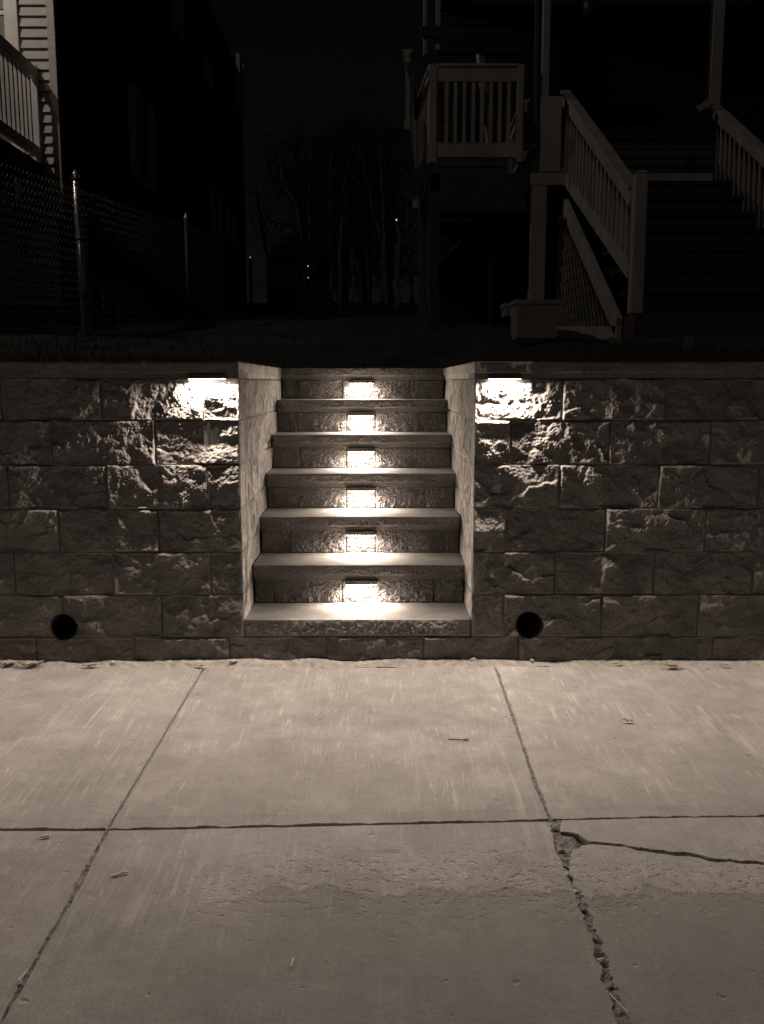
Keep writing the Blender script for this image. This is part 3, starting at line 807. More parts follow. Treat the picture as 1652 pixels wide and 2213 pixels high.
pebble(1150, 1434, 0.012, 'stone chip below the round pipe', zo=0.008)
pebble(1528, 1447, 0.008, 'flat stone flake just off the grit', zo=0.004)
for i, (px, py) in enumerate([(1206, 1853), (1222, 1873), (1229, 1893), (1236, 1906), (1246, 1925), (1262, 1965), (1272, 1996), (1284, 2028), (1300, 2075), (1322, 2130), (1215, 1838), (1200, 1790)]):
    pebble(px, py, 0.007 + 0.004 * (i % 3) / 2, 'gravel crumb lodged in the crumbled slab joint', grp='gravel in the crumbled joint', zo=-0.008, cat='gravel', mat='fill' if i % 2 else 'stonechip')
c = at_walk(97, 1811); o = MB().tube([(c[0] - .012, c[1], c[2] + .004), (c[0] + .014, c[1] + .006, c[2] + .004)], 0.0036, 8).build('cigarette_butt', M['paper'])
tag(o, 'white cigarette butt just below the long slab joint', 'litter')
c = at_walk(259, 1893); o = MB().tube([(c[0] - .022, c[1] - .004, c[2] + .003), (c[0] - .006, c[1] - .002, c[2] + .004), (c[0] + .008, c[1] + .012, c[2] + .006), (c[0] + .022, c[1] + .010, c[2] + .004)], [.002, .003, .003, .0015], 6).build('paper_scrap', M['paper'])
tag(o, 'curled pale paper scrap on the front slab', 'litter')
c = at_walk(993, 1601); o = MB().tube([(c[0] - .04, c[1] + .012, c[2] + .002), (c[0], c[1] + .004, c[2] + .004), (c[0] + .03, c[1] - .006, c[2] + .003), (c[0] + .036, c[1] + .006, c[2] + .004), (c[0] + .015, c[1] + .006, c[2] + .003)], .0016, 5).build('twig', M['darkbark'])
tag(o, 'thin bent twig on the middle back slab', 'twig')
for (px, py, dx, dy, lab) in ((632, 2082, .0015, .016, 'pale straw splinter on the front middle slab'), (50, 2110, .004, .02, 'white splinter in the slanting slab joint'), (1337, 2170, -.012, .03, 'white straw bit in the crumbled joint')):
    c = at_walk(px, py); o = MB().tube([(c[0] - dx, c[1] - dy, c[2] + .003), (c[0] + dx, c[1] + dy, c[2] + .003)], .0016, 5).build('straw_bit', M['paper']); tag(o, lab, 'litter')

# ================================================================== LEFT HOUSE with porch
FY = 6.7
cx_ = float(at_y(134, 375, FY)[0])                      # corner of the house
lh = thing('sided_house', 'long house with pale lap siding and a raised railed porch behind the chain-link fence', 'house')
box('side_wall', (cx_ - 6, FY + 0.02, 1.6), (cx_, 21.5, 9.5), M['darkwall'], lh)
wx1 = float(at_y(43, 60, FY)[0])                        # window trim edge
cb = float(at_y(104, 60, FY)[0])
box('corner_board', (cb, FY - 0.035, 3.2), (cx_ + 0.012, FY + 0.019, 9.3), M['siding'], lh, 0.004)
pitch = 0.1145
zb = 2.2
k = 0
while zb + k * pitch < 7.6:
    z = zb + k * pitch; k += 1
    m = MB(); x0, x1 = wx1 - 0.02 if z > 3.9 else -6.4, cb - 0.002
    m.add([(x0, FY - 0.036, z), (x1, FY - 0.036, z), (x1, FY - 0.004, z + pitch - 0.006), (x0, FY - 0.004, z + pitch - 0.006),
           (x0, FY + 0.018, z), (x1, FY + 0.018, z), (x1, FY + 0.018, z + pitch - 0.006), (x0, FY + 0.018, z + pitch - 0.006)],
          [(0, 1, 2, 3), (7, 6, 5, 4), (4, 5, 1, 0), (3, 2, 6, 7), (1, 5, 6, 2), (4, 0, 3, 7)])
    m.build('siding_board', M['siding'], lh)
# front window
wz0, wz1 = 3.95, 7.4; wx0 = wx1 - 1.15
win = box('window', (wx0, FY - 0.010, wz0), (wx1, FY + 0.018, wz1), M['glass'], lh)
zm = float(at_y(10, 30, FY)[2])
for nm, lo, hi in (('window_frame', (wx1 - 0.155, FY - 0.045, wz0), (wx1 - 0.085, FY - 0.0105, wz1)), ('window_trim', (wx1 - 0.083, FY - 0.06, wz0 - .05), (wx1, FY - 0.0105, wz1 + .05)),
                   ('window_frame', (wx0, FY - 0.045, wz0), (wx0 + 0.07, FY - 0.0105, wz1)), ('meeting_rail', (wx0 + .071, FY - 0.04, zm - 0.025), (wx1 - 0.156, FY - 0.0105, zm + 0.025))):
    box(nm, lo, hi, M['trim'], win, 0.003)
z = wz0 + 0.02
while z < wz1 - 0.03:
    m = MB().add([(wx0 + .075, FY - .012, z), (wx1 - .16, FY - .012, z), (wx1 - .16, FY - .026, z + .03), (wx0 + .075, FY - .026, z + .03)], [(0, 1, 2, 3)])
    if abs(z - zm) > 0.045: m.build('blind_slat', M['blind'], win)
    z += 0.036
# porch
rx_ = float(at_y(84, 250, FY)[0])
zt0 = float(at_y(82, 150, FY)[2]); zt1 = float(at_y(82, 178, FY)[2]); zl0 = float(at_y(86, 322, FY)[2]); zl1 = float(at_y(86, 346, FY)[2])
DZ = zl1 - 0.06
deck = box('porch_deck', (rx_ - 3.2, 4.3, DZ - 0.16), (rx_ + 0.03, FY - 0.036, DZ), M['deck'], lh)
rail = box('porch_railing', (rx_ - 0.03, 4.4, zt1), (rx_ + 0.03, FY - 0.086, zt0), M['vinyl'], lh, 0.006)
box('bottom_rail', (rx_ - 0.025, 4.4, zl1), (rx_ + 0.025, FY - 0.086, zl0), M['vinyl'], rail, 0.004)
box('post', (rx_ - 0.05, FY - 0.085, DZ), (rx_ + 0.03, FY - 0.045, zt0 + 0.03), M['vinyl'], rail, 0.006)
box('post', (rx_ - 0.05, 4.31, DZ), (rx_ + 0.045, 4.40, zt0 + 0.03), M['vinyl'], rail, 0.006)
y = 4.52
while y < FY - 0.20:
    box('baluster', (rx_ - 0.02, y, zl0 + 0.001), (rx_ + 0.02, y + 0.04, zt1 - 0.001), M['vinyl'], rail); y += 0.118
for px_ in (rx_ - 0.08, rx_ - 3.1):
    box('porch_pier', (px_ - 0.06, 4.42, 1.5), (px_ + 0.06, 4.54, DZ - 0.161), M['deck'], lh)
box('porch_roof', (rx_ - 3.4, 4.0, 7.75), (rx_ + 0.2, FY - 0.036, 7.95), M['deck'], lh)
# porch ceiling lantern that lights this house front
LP = (rx_ - 1.35, 4.7, 7.1)
lan = thing('porch_lantern', 'lit ceiling lantern hanging from the railed porch roof', 'lantern')
MB().tube([(LP[0], LP[1], 7.749), (LP[0], LP[1], LP[2] + 0.16)], 0.008, 8).build('hanging_rod', M['fixture'], lan)
MB().lathe([(0.0, 0.17), (0.05, 0.16), (0.10, 0.11), (0.10, 0.105), (0.0, 0.105)], LP, 16).build('lantern_cap', M['fixture'], lan)
MB().lathe([(0.0, -0.06), (0.035, -0.04), (0.045, 0.0), (0.03, 0.05), (0.02, 0.10)], LP, 16).build('bulb', M['farlamp'], lan, True)
pl = bpy.data.lights.new('lamp', 'POINT'); pl.energy = PORCH_LAMP_W; pl.shadow_soft_size = 0.05; pl.color = (1, 0.86, 0.75)
po = bpy.data.objects.new('lamp', pl); COL.objects.link(po); po.parent = lan; po.location = (LP[0], LP[1], LP[2] - 0.12)
# windows along the dark side wall
for (x0, y0, x1, y1) in ((280, 183, 322, 390), (455, 405, 471, 512), (488, 452, 501, 520), (372, -30, 388, 72), (511, 118, 526, 240), (443, 126, 451, 184)):
    X = cx_ + 0.004
    a = at_x(x0, (y0 + y1) / 2, X); b = at_x(x1, (y0 + y1) / 2, X)
    zt_, zb_ = at_x(x0, y0, X)[2], at_x(x0, y1 - (y1 - y0) * 0.06, X)[2]
    y0_, y1_ = a[1], min(b[1], 21.3)
    wv = box('side_window', (X - 0.002, y0_ + .08, zb_ + .08), (X + 0.012, y1_ - .08, zt_ - .08), M['glass'], lh)
    for lo, hi in (((X, y0_, zb_), (X + .10, y0_ + .08, zt_)), ((X, y1_ - .08, zb_), (X + .10, y1_, zt_)), ((X, y0_ + .081, zt_ - .08), (X + .045, y1_ - .081, zt_)), ((X, y0_ + .081, zb_), (X + .045, y1_ - .081, zb_ + .08)),
                   ((X + .0125, y0_ + .081, (zb_ + zt_) / 2 - .02), (X + .03, y1_ - .081, (zb_ + zt_) / 2 + .02))):
        box('window_frame', lo, hi, M['trim'], wv)

# ================================================================== CHAIN-LINK FENCE
p1 = at_y(186, 726, 3.72); p2 = at_y(410, 716, 6.8)
fence = thing('chain_link_fence', 'galvanized chain-link fence with bare steel posts running up the dark yard', 'fence')
fdir = (p2 - p1); fdir = fdir / np.linalg.norm(fdir[:2])
fpt = lambda s: p1 + fdir * s
Lf_ = float(np.linalg.norm((p2 - p1)[:2]))
FH = 1.27
for s in (-Lf_ * 0.92, 0.0, Lf_):
    q = fpt(s)
    r = 0.032 if s == 0 else 0.026
    tilt = -0.02 if s == 0 else 0.0
    top = (q[0] + tilt, q[1], q[2] + FH + 0.02)
    m = MB().tube([(q[0], q[1], q[2] - 0.15), top], r, 14)
    po_ = m.build('fence_post', M['steel'] if s == 0 else M['dimsteel'], fence, True)
    MB().lathe([(r + .004, 0.0), (r + .005, 0.03), (r * .7, 0.05), (0.012, 0.058), (0.012, 0.07), (0.0, 0.075)], top, 14).build('post_cap', M['steel'], po_, True)
    if s == 0:
        for hz in (0.25, 0.62, 1.0):
            MB().lathe([(r + .001, 0.0), (r + .004, 0.003), (r + .004, 0.022), (r + .001, 0.025)], (q[0] + tilt * hz, q[1], q[2] + hz * FH), 14).build('tension_band', M['fixture'], po_, True)
m = MB(); dd = 0.062; s = -Lf_ * 0.92; wr = 0.0017
nseg = int(FH / (dd / 2)) - 1
while s < Lf_ * 1.9:
    pts = []
    for j in range(nseg + 1):
        q = fpt(s + (dd / 2 if j % 2 else 0.0)); pts.append((q[0] + (0.002 if j % 2 else -0.002), q[1], q[2] + 0.03 + j * dd / 2))
    m.tube(pts, wr, 3, False)
    pts = []
    for j in range(nseg + 1):
        q = fpt(s + dd / 2 + (0.0 if j % 2 else dd / 2)); pts.append((q[0] + (-0.002 if j % 2 else 0.002), q[1], q[2] + 0.03 + j * dd / 2))
    m.tube(pts, wr, 3, False)
    s += dd
o = m.build('wire_mesh', M['wire'], fence); o['kind'] = 'stuff'
qa, qb = fpt(-Lf_ * .92), fpt(Lf_ * 1.9)
MB().tube([(qa[0], qa[1], qa[2] + FH - 0.03), (qb[0], qb[1], qb[2] + FH - 0.03)], 0.004, 6).build('top_wire', M['wire'], fence)
q = fpt(-1.1); sg = MB().cbox((q[0] + 0.006, q[1] - 0.05, q[2] + 0.98), (q[0] + 0.012, q[1] + 0.05, q[2] + 1.14), 0.001).build('lit_wedge_plate', M['vinyl'])  # added plate, stands in for a lit piece of the porch foundation
tag(sg, 'small pale plate added at the chain-link fence for a lit wedge of porch foundation', 'plate')

# ================================================================== RIGHT HOUSE: porch, stairs, lattice
PY = 4.9                                                # porch front plane
rh = thing('porch_house', 'dark clapboard house with a raised wooden porch, column and stair', 'house')
DKZ = float(at_y(1440, 378, PY + 0.1)[2])               # porch floor level
XL = float(at_y(930, 345, PY)[0])
box('front_wall', (XL + 0.2, 7.02, 1.8), (9.0, 7.2, 9.0), M['rhouse'], rh)
for j in range(34):
    z = DKZ + 0.01 + j * 0.105
    if z > 5.6: break
    m = MB(); y0 = 7.0
    x0, x1 = XL + 0.2, 6.5
    m.add([(x0, y0 - 0.02, z), (x1, y0 - 0.02, z), (x1, y0, z + .101), (x0, y0, z + .101), (x0, y0 + .018, z), (x1, y0 + .018, z), (x1, y0 + .018, z + .101), (x0, y0 + .018, z + .101)],
          [(0, 1, 2, 3), (7, 6, 5, 4), (4, 5, 1, 0), (3, 2, 6, 7), (1, 5, 6, 2), (4, 0, 3, 7)])
    m.build('siding_board', M['rhouse'], rh)
box('porch_deck', (XL - 0.02, PY + 0.06, DKZ - 0.05), (6.6, 6.96, DKZ), M['deck'], rh)
xst = float(at_y(1222, 390, PY)[0]); box('deck_rim', (XL - 0.02, PY + 0.02, DKZ - 0.17), (xst, PY + 0.058, DKZ - 0.003), M['deck'], rh); box('deck_rim', (xst + .002, PY + 0.02, DKZ - 0.12), (6.6, PY + 0.058, DKZ - 0.003), M['wood'], rh)
# porch roof and boarded ceiling
CZ = 5.66
box('porch_roof', (XL - 0.3, PY - 0.25, CZ + 0.05), (7.0, 7.0, CZ + 0.25), M['deck'], rh)
x = float(at_y(1165, 20, PY)[0]) - 0.4
while x < 4.4:
    box('ceiling_board', (x, PY - 0.2, CZ), (x + 0.083, 6.97, CZ + 0.048), M['ceiling'], rh); x += 0.088
# columns
def post_px(name, px0, px1, ya, yb, Y, thick, mat, parent, c=0.004):
    ym = (ya + yb) / 2
    a = at_y(px0, ym, Y); b = at_y(px1, ym, Y); zt_ = at_y(px0, ya, Y)[2]; zb_ = at_y(px0, yb, Y)[2]
    return box(name, (a[0], Y, zb_), (b[0], Y + thick, zt_), mat, parent, c)
colm = post_px('column', 1175, 1190.5, -110, 207, PY - 0.02, 0.09, M['wood'], rh)
post_px('column_base', 1168, 1213.5, 207.5, 371, PY - 0.06, 0.13, M['wood'], colm)
post_px('beam_bracket', 1146, 1240, 373, 400, PY - 0.05, 0.09, M['wood'], colm)
post_px('support_post', 1146.5, 1180, 400.5, 660, PY - 0.04, 0.10, M['wood'], colm)
post_px('column', 1542, 1566, -110, 235, PY, 0.1, M['wood'], rh)
a = at_y(1165, -90, PY - 0.1); b = at_y(1160, 318, PY - 0.1); c_ = at_y(1143, 342, PY + 0.0); d_ = at_y(1118, 600, PY + 0.05)
MB().tube([a, b, c_, (c_[0] - 0.02, c_[1], c_[2] - 0.35)], 0.034, 8).build('downspout', M['pipe'], rh)
# front railing
def railing(parent, pa, pb, z0, z1, n, mat, posts=True, th=0.05, rail_h=0.09, up_only=False):
    """rail panel between plan points pa, pb with tops at z1 and bottoms at z0 (pairs for slopes)"""
    pa, pb = np.array(pa, float), np.array(pb, float)
    r = beam('railing', (pa[0], pa[1], z1[0] - rail_h / 2), (pb[0], pb[1], z1[1] - rail_h / 2), th, rail_h, mat, parent)
    beam('handrail_cap', (pa[0], pa[1], z1[0] + 0.012), (pb[0], pb[1], z1[1] + 0.012), th * 1.9, 0.024, mat, r)
    if not up_only:
        beam('bottom_rail', (pa[0], pa[1], z0[0] + rail_h / 2), (pb[0], pb[1], z0[1] + rail_h / 2), th, rail_h, mat, r)
    for k_ in range(1, n + 1):
        t = k_ / (n + 1); q = pa + (pb - pa) * t; za = z0[0] + (z0[1] - z0[0]) * t + (rail_h * 0.9 if not up_only else 0); zz = z1[0] + (z1[1] - z1[0]) * t - rail_h * 0.95
        box('baluster', (q[0] - .018, q[1] - .018, za), (q[0] + .018, q[1] + .018, zz), mat, r)
    return r
xa, xb = float(at_y(945, 345, PY)[0]), float(at_y(1116, 345, PY)[0])
zt_, zb_ = float(at_y(1030, 146, PY)[2]), float(at_y(1030, 341, PY)[2])
r1 = railing(rh, (xa, PY), (xb, PY), (zb_, zb_), (zt_, zt_), 8, M['wood'], rail_h=0.13)
post_px('post', 927, 944, 138, 352, PY - 0.045, 0.09, M['wood'], r1)
post_px('post', 1117, 1132, 138, 350, PY - 0.045, 0.09, M['wood'], r1)
r2 = railing(rh, (xa - 0.04, PY + 0.05), (0.54, 6.3), (zb_, zb_ - .05), (zt_ + .02, zt_), 9, M['wood'])
box('post', (0.50, 6.31, zb_ - 0.2), (0.60, 6.40, zt_ + 0.1), M['wood'], r2)
r3 = railing(rh, (0.50, 6.28), (0.37, 4.5), (zb_ + .1, zb_ + .15), (zt_, zt_), 10, M['wood'])
# right-hand porch railing behind the column
xc, xd = float(at_y(1135, 250, PY)[0]), float(at_y(1150, 250, PY)[0])
r4 = railing(rh, (xc + .01, PY + .1), (xd + 0.02, 6.6), (zb_, zb_), (zt_ - 0.28, zt_ - 0.28), 9, M['wood'])
# deck posts, brace
for (p0, p1_, Y) in ((927, 950, PY + 0.02), (906, 922, PY + 1.2)):
    post_px('deck_post', p0, p1_, 372, 738, Y, 0.1, M['deck'], rh)
a = at_y(926, 356, PY - 0.02); b = at_y(878, 432, PY - 0.02)
beam('deck_brace', a, b, 0.05, 0.13, M['deck'], rh)
box('deck_fascia', (XL - 0.02, PY + 0.019, DKZ - 0.36), (float(at_y(1140, 400, PY)[0]), PY + 0.0195 + 0.03, DKZ - 0.1705), M['deck'], rh)
# cellar stair behind the deck posts
a = at_y(1060, 478, 7.4); b = at_y(945, 598, 6.2)
cs = beam('cellar_stair', a, b, 0.05, 0.22, M['rhouse'], rh)
for k_ in range(6):
    t = (k_ + .5) / 6; q = a + (b - a) * t; box('step', (q[0] - .12, q[1] - .1, q[2] - .05), (q[0] + .12, q[1] + .8, q[2] - .01), M['deck'], cs)
a = at_y(1062, 470, 6.9); b = at_y(1061, 705, 6.9)
MB().tube([a, (a[0], a[1], b[2] - 0.1)], 0.022, 8).build('support_pipe', M['steel'], rh)
# stairs up to the porch
NB = at_y(1373, 674, 2.4)                               # newel base
XS = float(NB[0])
XR = float(at_y(1546, 300, PY)[0])
NT = float(at_y(1389, 376, 2.4)[2])
st = box('porch_stair', (XS - 0.03, 2.30, float(NB[2]) - 0.19), (XR + 0.05, 2.62, float(NB[2]) - 0.02), M['deck'], rh)
nst = 8; run = (PY - 2.45) / nst; rise = (DKZ - float(NB[2])) / nst
for k_ in range(nst - 1):
    z = float(NB[2]) + rise * (k_ + 1); y = 2.62 + run * k_ * 0.97
    box('step_tread', (XS + 0.03, y - 0.03, z - 0.035), (XR - 0.02, y + run + 0.02, z), M['stair'], st)
    box('step_riser', (XS + 0.03, y + 0.0, z - rise + 0.002), (XR - 0.02, y + 0.02, z - 0.037), M['stair'], st)
newel = box('newel_post', (XS - 0.045, 2.36, float(NB[2]) - 0.015), (XS + 0.045, 2.45, NT), M['wood'], rh, 0.006)
MB().add([(XS - .05, 2.355, NT + .001), (XS + .05, 2.355, NT + .001), (XS + .05, 2.455, NT + .001), (XS - .05, 2.455, NT + .001), (XS - .025, 2.38, NT + .02), (XS + .025, 2.38, NT + .02), (XS + .025, 2.43, NT + .02), (XS - .025, 2.43, NT + .02)],
         [(3, 2, 1, 0), (4, 5, 6, 7), (0, 1, 5, 4), (1, 2, 6, 5), (2, 3, 7, 6), (3, 0, 4, 7)]).build('post_cap', M['wood'], newel)
ut = at_x(1222, 200, XS); lt = at_x(1372, 412, XS); ub = at_x(1226, 372, XS); lb = at_x(1361, 604, XS)
railing(rh, (XS, lt[1]), (XS, ut[1]), (lb[2], ub[2] - .02), (lt[2], ut[2]), 18, M['wood'], rail_h=0.11)
u2 = at_x(1546, 232, XR); l2 = at_x(1652, 330, XR)
sl_ = (l2[2] - u2[2]) / (l2[1] - u2[1])
ye = 2.5
railing(rh, (XR, u2[1]), (XR, ye), (u2[2] - .82, u2[2] - .82 + sl_ * (ye - u2[1])), (u2[2], u2[2] + sl_ * (ye - u2[1])), 20, M['wood'], rail_h=0.09, up_only=True)
ha = at_y(1506, 238, PY - 0.06); hb = at_y(1545, 212, PY - 0.06)
beam('handrail_return', ha, hb, 0.05, 0.06, M['wood'], rh)
# outer stringer, lattice under the stair
XLt = XS - 0.06
sa, sb = at_x(1222, 446, XLt), at_x(1337, 706, XLt)
beam('stair_stringer', sa, sb, 0.04, 0.14, M['wood'], rh)
ba, bb = at_x(1207, 718, XLt), at_x(1337, 722, XLt)
beam('lattice_skirt', ba, bb, 0.04, 0.115, M['wood'], rh)
lat = box('lattice_frame', (XLt - 0.02, float(ba[1]) - 0.02, float(ba[2]) + .06), (XLt + 0.02, float(ba[1]) + 0.03, float(sa[2]) - 0.05), M['deck'], rh)
def clip(y0, z0, dy, dz):
    """part of a slat line inside the triangle under the stringer (y-z plane)"""
    A = np.array([[bb[1], bb[2] + .05], [ba[1], ba[2] + .05], [sa[1], sa[2] - .06]])
    t0, t1 = -9, 9
    ctr = A.mean(0)
    for i in range(3):
        p, q = A[i], A[(i + 1) % 3]; n_ = np.array([-(q - p)[1], (q - p)[0]])
        if np.dot(n_, ctr - p) < 0: n_ = -n_
        den = n_[0] * dy + n_[1] * dz; num = np.dot(n_, p - np.array([y0, z0]))
        if abs(den) < 1e-9: continue
        t = num / den
        if den > 0: t0 = max(t0, t)
        else: t1 = min(t1, t)
    return (t0, t1) if t1 - t0 > 0.05 else None
for sgn, off in ((1, 0.0), (-1, 0.009)):
    for k_ in range(-30, 50):
        y0, z0 = bb[1] + k_ * 0.125, bb[2]
        dy, dz = 0.55 * sgn, 0.835
        cl = clip(y0, z0, dy, dz)
        if cl:
            beam('lattice_slat', (XLt + off, y0 + dy * cl[0], z0 + dz * cl[0]), (XLt + off, y0 + dy * cl[1], z0 + dz * cl[1]), 0.008, 0.020, M['latt'], lat, up=(1, 0, 0))
# stone plinth the stair stands on
plz = float(NB[2]) - 0.195
m = None
xe = XS - 0.13
plinth = thing('stair_plinth', 'low dark stone plinth carrying the foot of the porch stair', 'plinth')
for i, (xa_, xb_, top) in enumerate(((xe, xe + 0.42, 0.0), (xe + 0.425, xe + 0.92, -0.02), (xe + 0.925, xe + 1.5, 0.0), (xe + 1.505, xe + 2.2, -0.01))):
    mm = rough_panel((xa_, 2.22, 1.42), (1, 0, 0), (0, 0, 1), (0, -1, 0), xb_ - xa_, plz + top - 1.42, 0.02, 0.5, 3000 + i)
    mm.build('plinth_stone', M['rock'], plinth)
pc = at_y(1600, 760, 1.75)
o = rough_panel((float(at_y(1500, 740, 1.7)[0]), 1.7, 1.40), (1, 0, 0), (0, 0, 1), (0, -1, 0), 0.75, 0.21, 0.02, 0.2, 3100).build('stone_slab', M['rock'])
tag(o, 'low grey stone slab on the yard in front of the stair plinth', 'stone')
# tubs beside the support post
def tub(name, label, px0, px1, y0, y1, Y, depth, ribs):
    t = thing(name, label, 'tub', 'plastic tubs beside the porch post')
    a, b = at_y(px0, y1, Y), at_y(px1, y1, Y); z1_, z0_ = at_y(px0, y0, Y)[2], at_y(px0, y1, Y)[2]
    x0, x1 = a[0], b[0]; w = x1 - x0; ins = 0.05 * w
    lo = [(x0 + ins, Y + ins), (x1 - ins, Y + ins), (x1 - ins, Y + depth - ins), (x0 + ins, Y + depth - ins)]
    hi = [(x0, Y), (x1, Y), (x1, Y + depth), (x0, Y + depth)]
    th = 0.012
    ih = [(x0 + th, Y + th), (x1 - th, Y + th), (x1 - th, Y + depth - th), (x0 + th, Y + depth - th)]
    il = [(p[0] * .9 + .1 * (x0 + x1) / 2, p[1] * .9 + .1 * (Y + depth / 2)) for p in lo]
    V = [(p[0], p[1], z0_) for p in lo] + [(p[0], p[1], z1_) for p in hi] + [(p[0], p[1], z1_) for p in ih] + [(p[0], p[1], z0_ + .02) for p in il]
    F = [(3, 2, 1, 0), (12, 13, 14, 15)]
    for k_ in range(4):
        j = (k_ + 1) % 4
        F += [(k_, j, 4 + j, 4 + k_), (4 + k_, 4 + j, 8 + j, 8 + k_), (8 + k_, 8 + j, 12 + j, 12 + k_)]
    mesh('body', V, F, M['tub'], t)
    rm = MB()
    for lo_, hi_ in (((x0 - .008, Y - .008), (x1 + .008, Y + .0)), ((x0 - .008, Y + depth), (x1 + .008, Y + depth + .008)), ((x0 - .008, Y + .0005), (x0 - .0005, Y + depth - .0005)), ((x1 + .0005, Y + .0005), (x1 + .008, Y + depth - .0005))):
        rm.box((lo_[0], lo_[1], z1_ - .03), (hi_[0], hi_[1], z1_ + .004))
    rm.build('rim', M['tub'], t)
    for k_ in range(ribs):
        xx = x0 + 0.005 + k_ * 0.055
        MB().add([(xx, Y - .012, z1_ - .032), (xx + .03, Y - .012, z1_ - .032), (xx + .03 + ins * .6, Y + ins - .010, z0_ + .005), (xx + ins * .6, Y + ins - .010, z0_ + .005),
                  (xx, Y + .004, z1_ - .032), (xx + .03, Y + .004, z1_ - .032), (xx + .03 + ins * .6, Y + ins + .004, z0_ + .005), (xx + ins * .6, Y + ins + .004, z0_ + .005)],
                 [(3, 2, 1, 0), (4, 5, 6, 7), (0, 1, 5, 4), (1, 2, 6, 5), (2, 3, 7, 6), (3, 0, 4, 7)]).build('rib', M['tub'], t)
tub('storage_tub', 'tall grey plastic tub with ribbed corner in front of the porch post', 1114, 1209, 648, 731, 2.75, 0.32, 2)
tub('storage_tub', 'small grey tub standing behind the tall ribbed one', 1092, 1116, 655, 682, 3.6, 0.25, 0)
# unlit pendant under the ceiling
q = at_y(1277, 14, 5.9)
pen = thing('pendant_lamp', 'dark unlit pendant lamp under the porch ceiling boards', 'lamp')
MB().tube([(q[0], q[1], CZ - .002), (q[0], q[1], q[2] + .1)], 0.008, 6).build('hanging_rod', M['fixture'], pen)
MB().lathe([(0.0, 0.10), (0.05, 0.10), (0.085, 0.04), (0.09, -0.02), (0.07, -0.07), (0.03, -0.1), (0.0, -0.105)], (q[0], q[1], q[2]), 18).build('shade', M['fixture'], pen, True)
# plank leaning behind the front railing, upper window posts
a, b = at_y(1038, 120, PY + 0.3), at_y(1062, 345, PY + 0.2)
o = beam('leaning_plank', a, b, 0.10, 0.03, M['wood']); tag(o, 'pale plank leaning behind the front porch railing', 'plank')
for (p0, p1_, ya, yb) in ((916, 924, -60, 118), (943, 953, -60, 108)):
    post_px('porch_post', p0, p1_, ya, yb, 6.4, 0.08, M['wood'], rh)
post_px('wall_plate', 908, 1010, 56, 79, 6.35, 0.04, M['deck'], rh)

# ================================================================== BACKGROUND: trees, van, fence, far lamps
def birch(name, pts, Y, r0, label, seed):
    rs = np.random.RandomState(seed)
    t = thing(name, label, 'tree', 'bare birches beyond the yard')
    P = [at_y(px, py, Y + 0.15 * i) for i, (px, py) in enumerate(pts)]
    P[0] = np.array([P[0][0], P[0][1], float(yard_z(P[0][0], P[0][1])) - 0.1]) if pts[0][1] > 600 else P[0]
    n = len(P); pp, rr = [], []
    for i in range(n - 1):
        for k_ in range(4):
            u_ = k_ / 4; q = P[i] + (P[i + 1] - P[i]) * u_ + rs.normal(0, r0 * 0.3, 3) * (0 if (i == 0 and k_ == 0) else 1)
            pp.append(q); rr.append(r0 * (1 - 0.75 * (i + u_) / (n - 1)))
    pp.append(P[-1]); rr.append(r0 * 0.22)
    MB().tube(pp, rr, 8).build('trunk', M['bark'], t, True)
    tw = MB()
    for _ in range(16):
        i = rs.randint(len(pp) // 3, len(pp)); q = Vector(pp[i]); dv = Vector((rs.normal(0, 0.6), rs.normal(0, 0.5), rs.uniform(0.5, 1.2)))
        L_ = rs.uniform(0.5, 1.6); mid = q + dv * L_ * 0.5 + Vector(rs.normal(0, 0.08, 3)); e = q + dv * L_ + Vector((0, 0, 0.1))
        tw.tube([q, mid, e], [rr[i] * 0.45, rr[i] * 0.25, 0.003], 5)
        for _k in range(4):
            s_ = mid + (e - mid) * rs.rand(); d2 = Vector((rs.normal(0, 0.4), rs.normal(0, 0.4), rs.uniform(0.2, 0.7)))
            tw.tube([s_, s_ + d2 * 0.7], [0.006, 0.002], 4)
    tw.build('crown', M['darkbark'], t)
B = [([(660, 665), (654, 528), (638, 440), (612, 395), (600, 300)], 21, .07, 'bare birch with a trunk bending over the parked van'),
     ([(668, 662), (668, 530), (667, 430), (675, 314)], 23, .05, 'straight slim birch rising beside the low pale wall'),
     ([(716, 655), (715, 587), (713, 460), (716, 330)], 25, .06, 'slim birch behind the end of the low pale wall'),
     ([(734, 656), (736, 541), (741, 453), (752, 340)], 20, .06, 'pale straight birch at the lawn edge beyond the wall'),
     ([(765, 645), (759, 548), (749, 499), (742, 400)], 25, .05, 'thin birch leaning over the lawn edge'),
     ([(781, 645), (778, 590), (762, 545), (758, 470)], 27, .04, 'thin crooked sapling among the birches'),
     ([(827, 643), (825, 528), (805, 453), (794, 385), (775, 318)], 24, .06, 'forked birch curving away near the far lamp'),
     ([(836, 645), (831, 541), (829, 429), (822, 314)], 22, .07, 'tall upright birch beside the forked one'),
     ([(856, 648), (862, 561), (864, 470), (868, 400)], 19, .10, 'thick pale birch trunk next to the deck'),
     ([(888, 645), (886, 560), (882, 480), (878, 400)], 21, .07, 'birch partly behind the deck brace'),
     ([(800, 648), (795, 590), (790, 520), (770, 430)], 29, .05, 'faint distant birch behind the others'),
     ([(585, 640), (577, 540), (560, 460), (552, 380)], 24, .06, 'bent birch by the corner of the long house')]
for i, (pts, Y, r0, lab) in enumerate(B): birch('birch_tree', pts, Y, r0, lab, 40 + i)
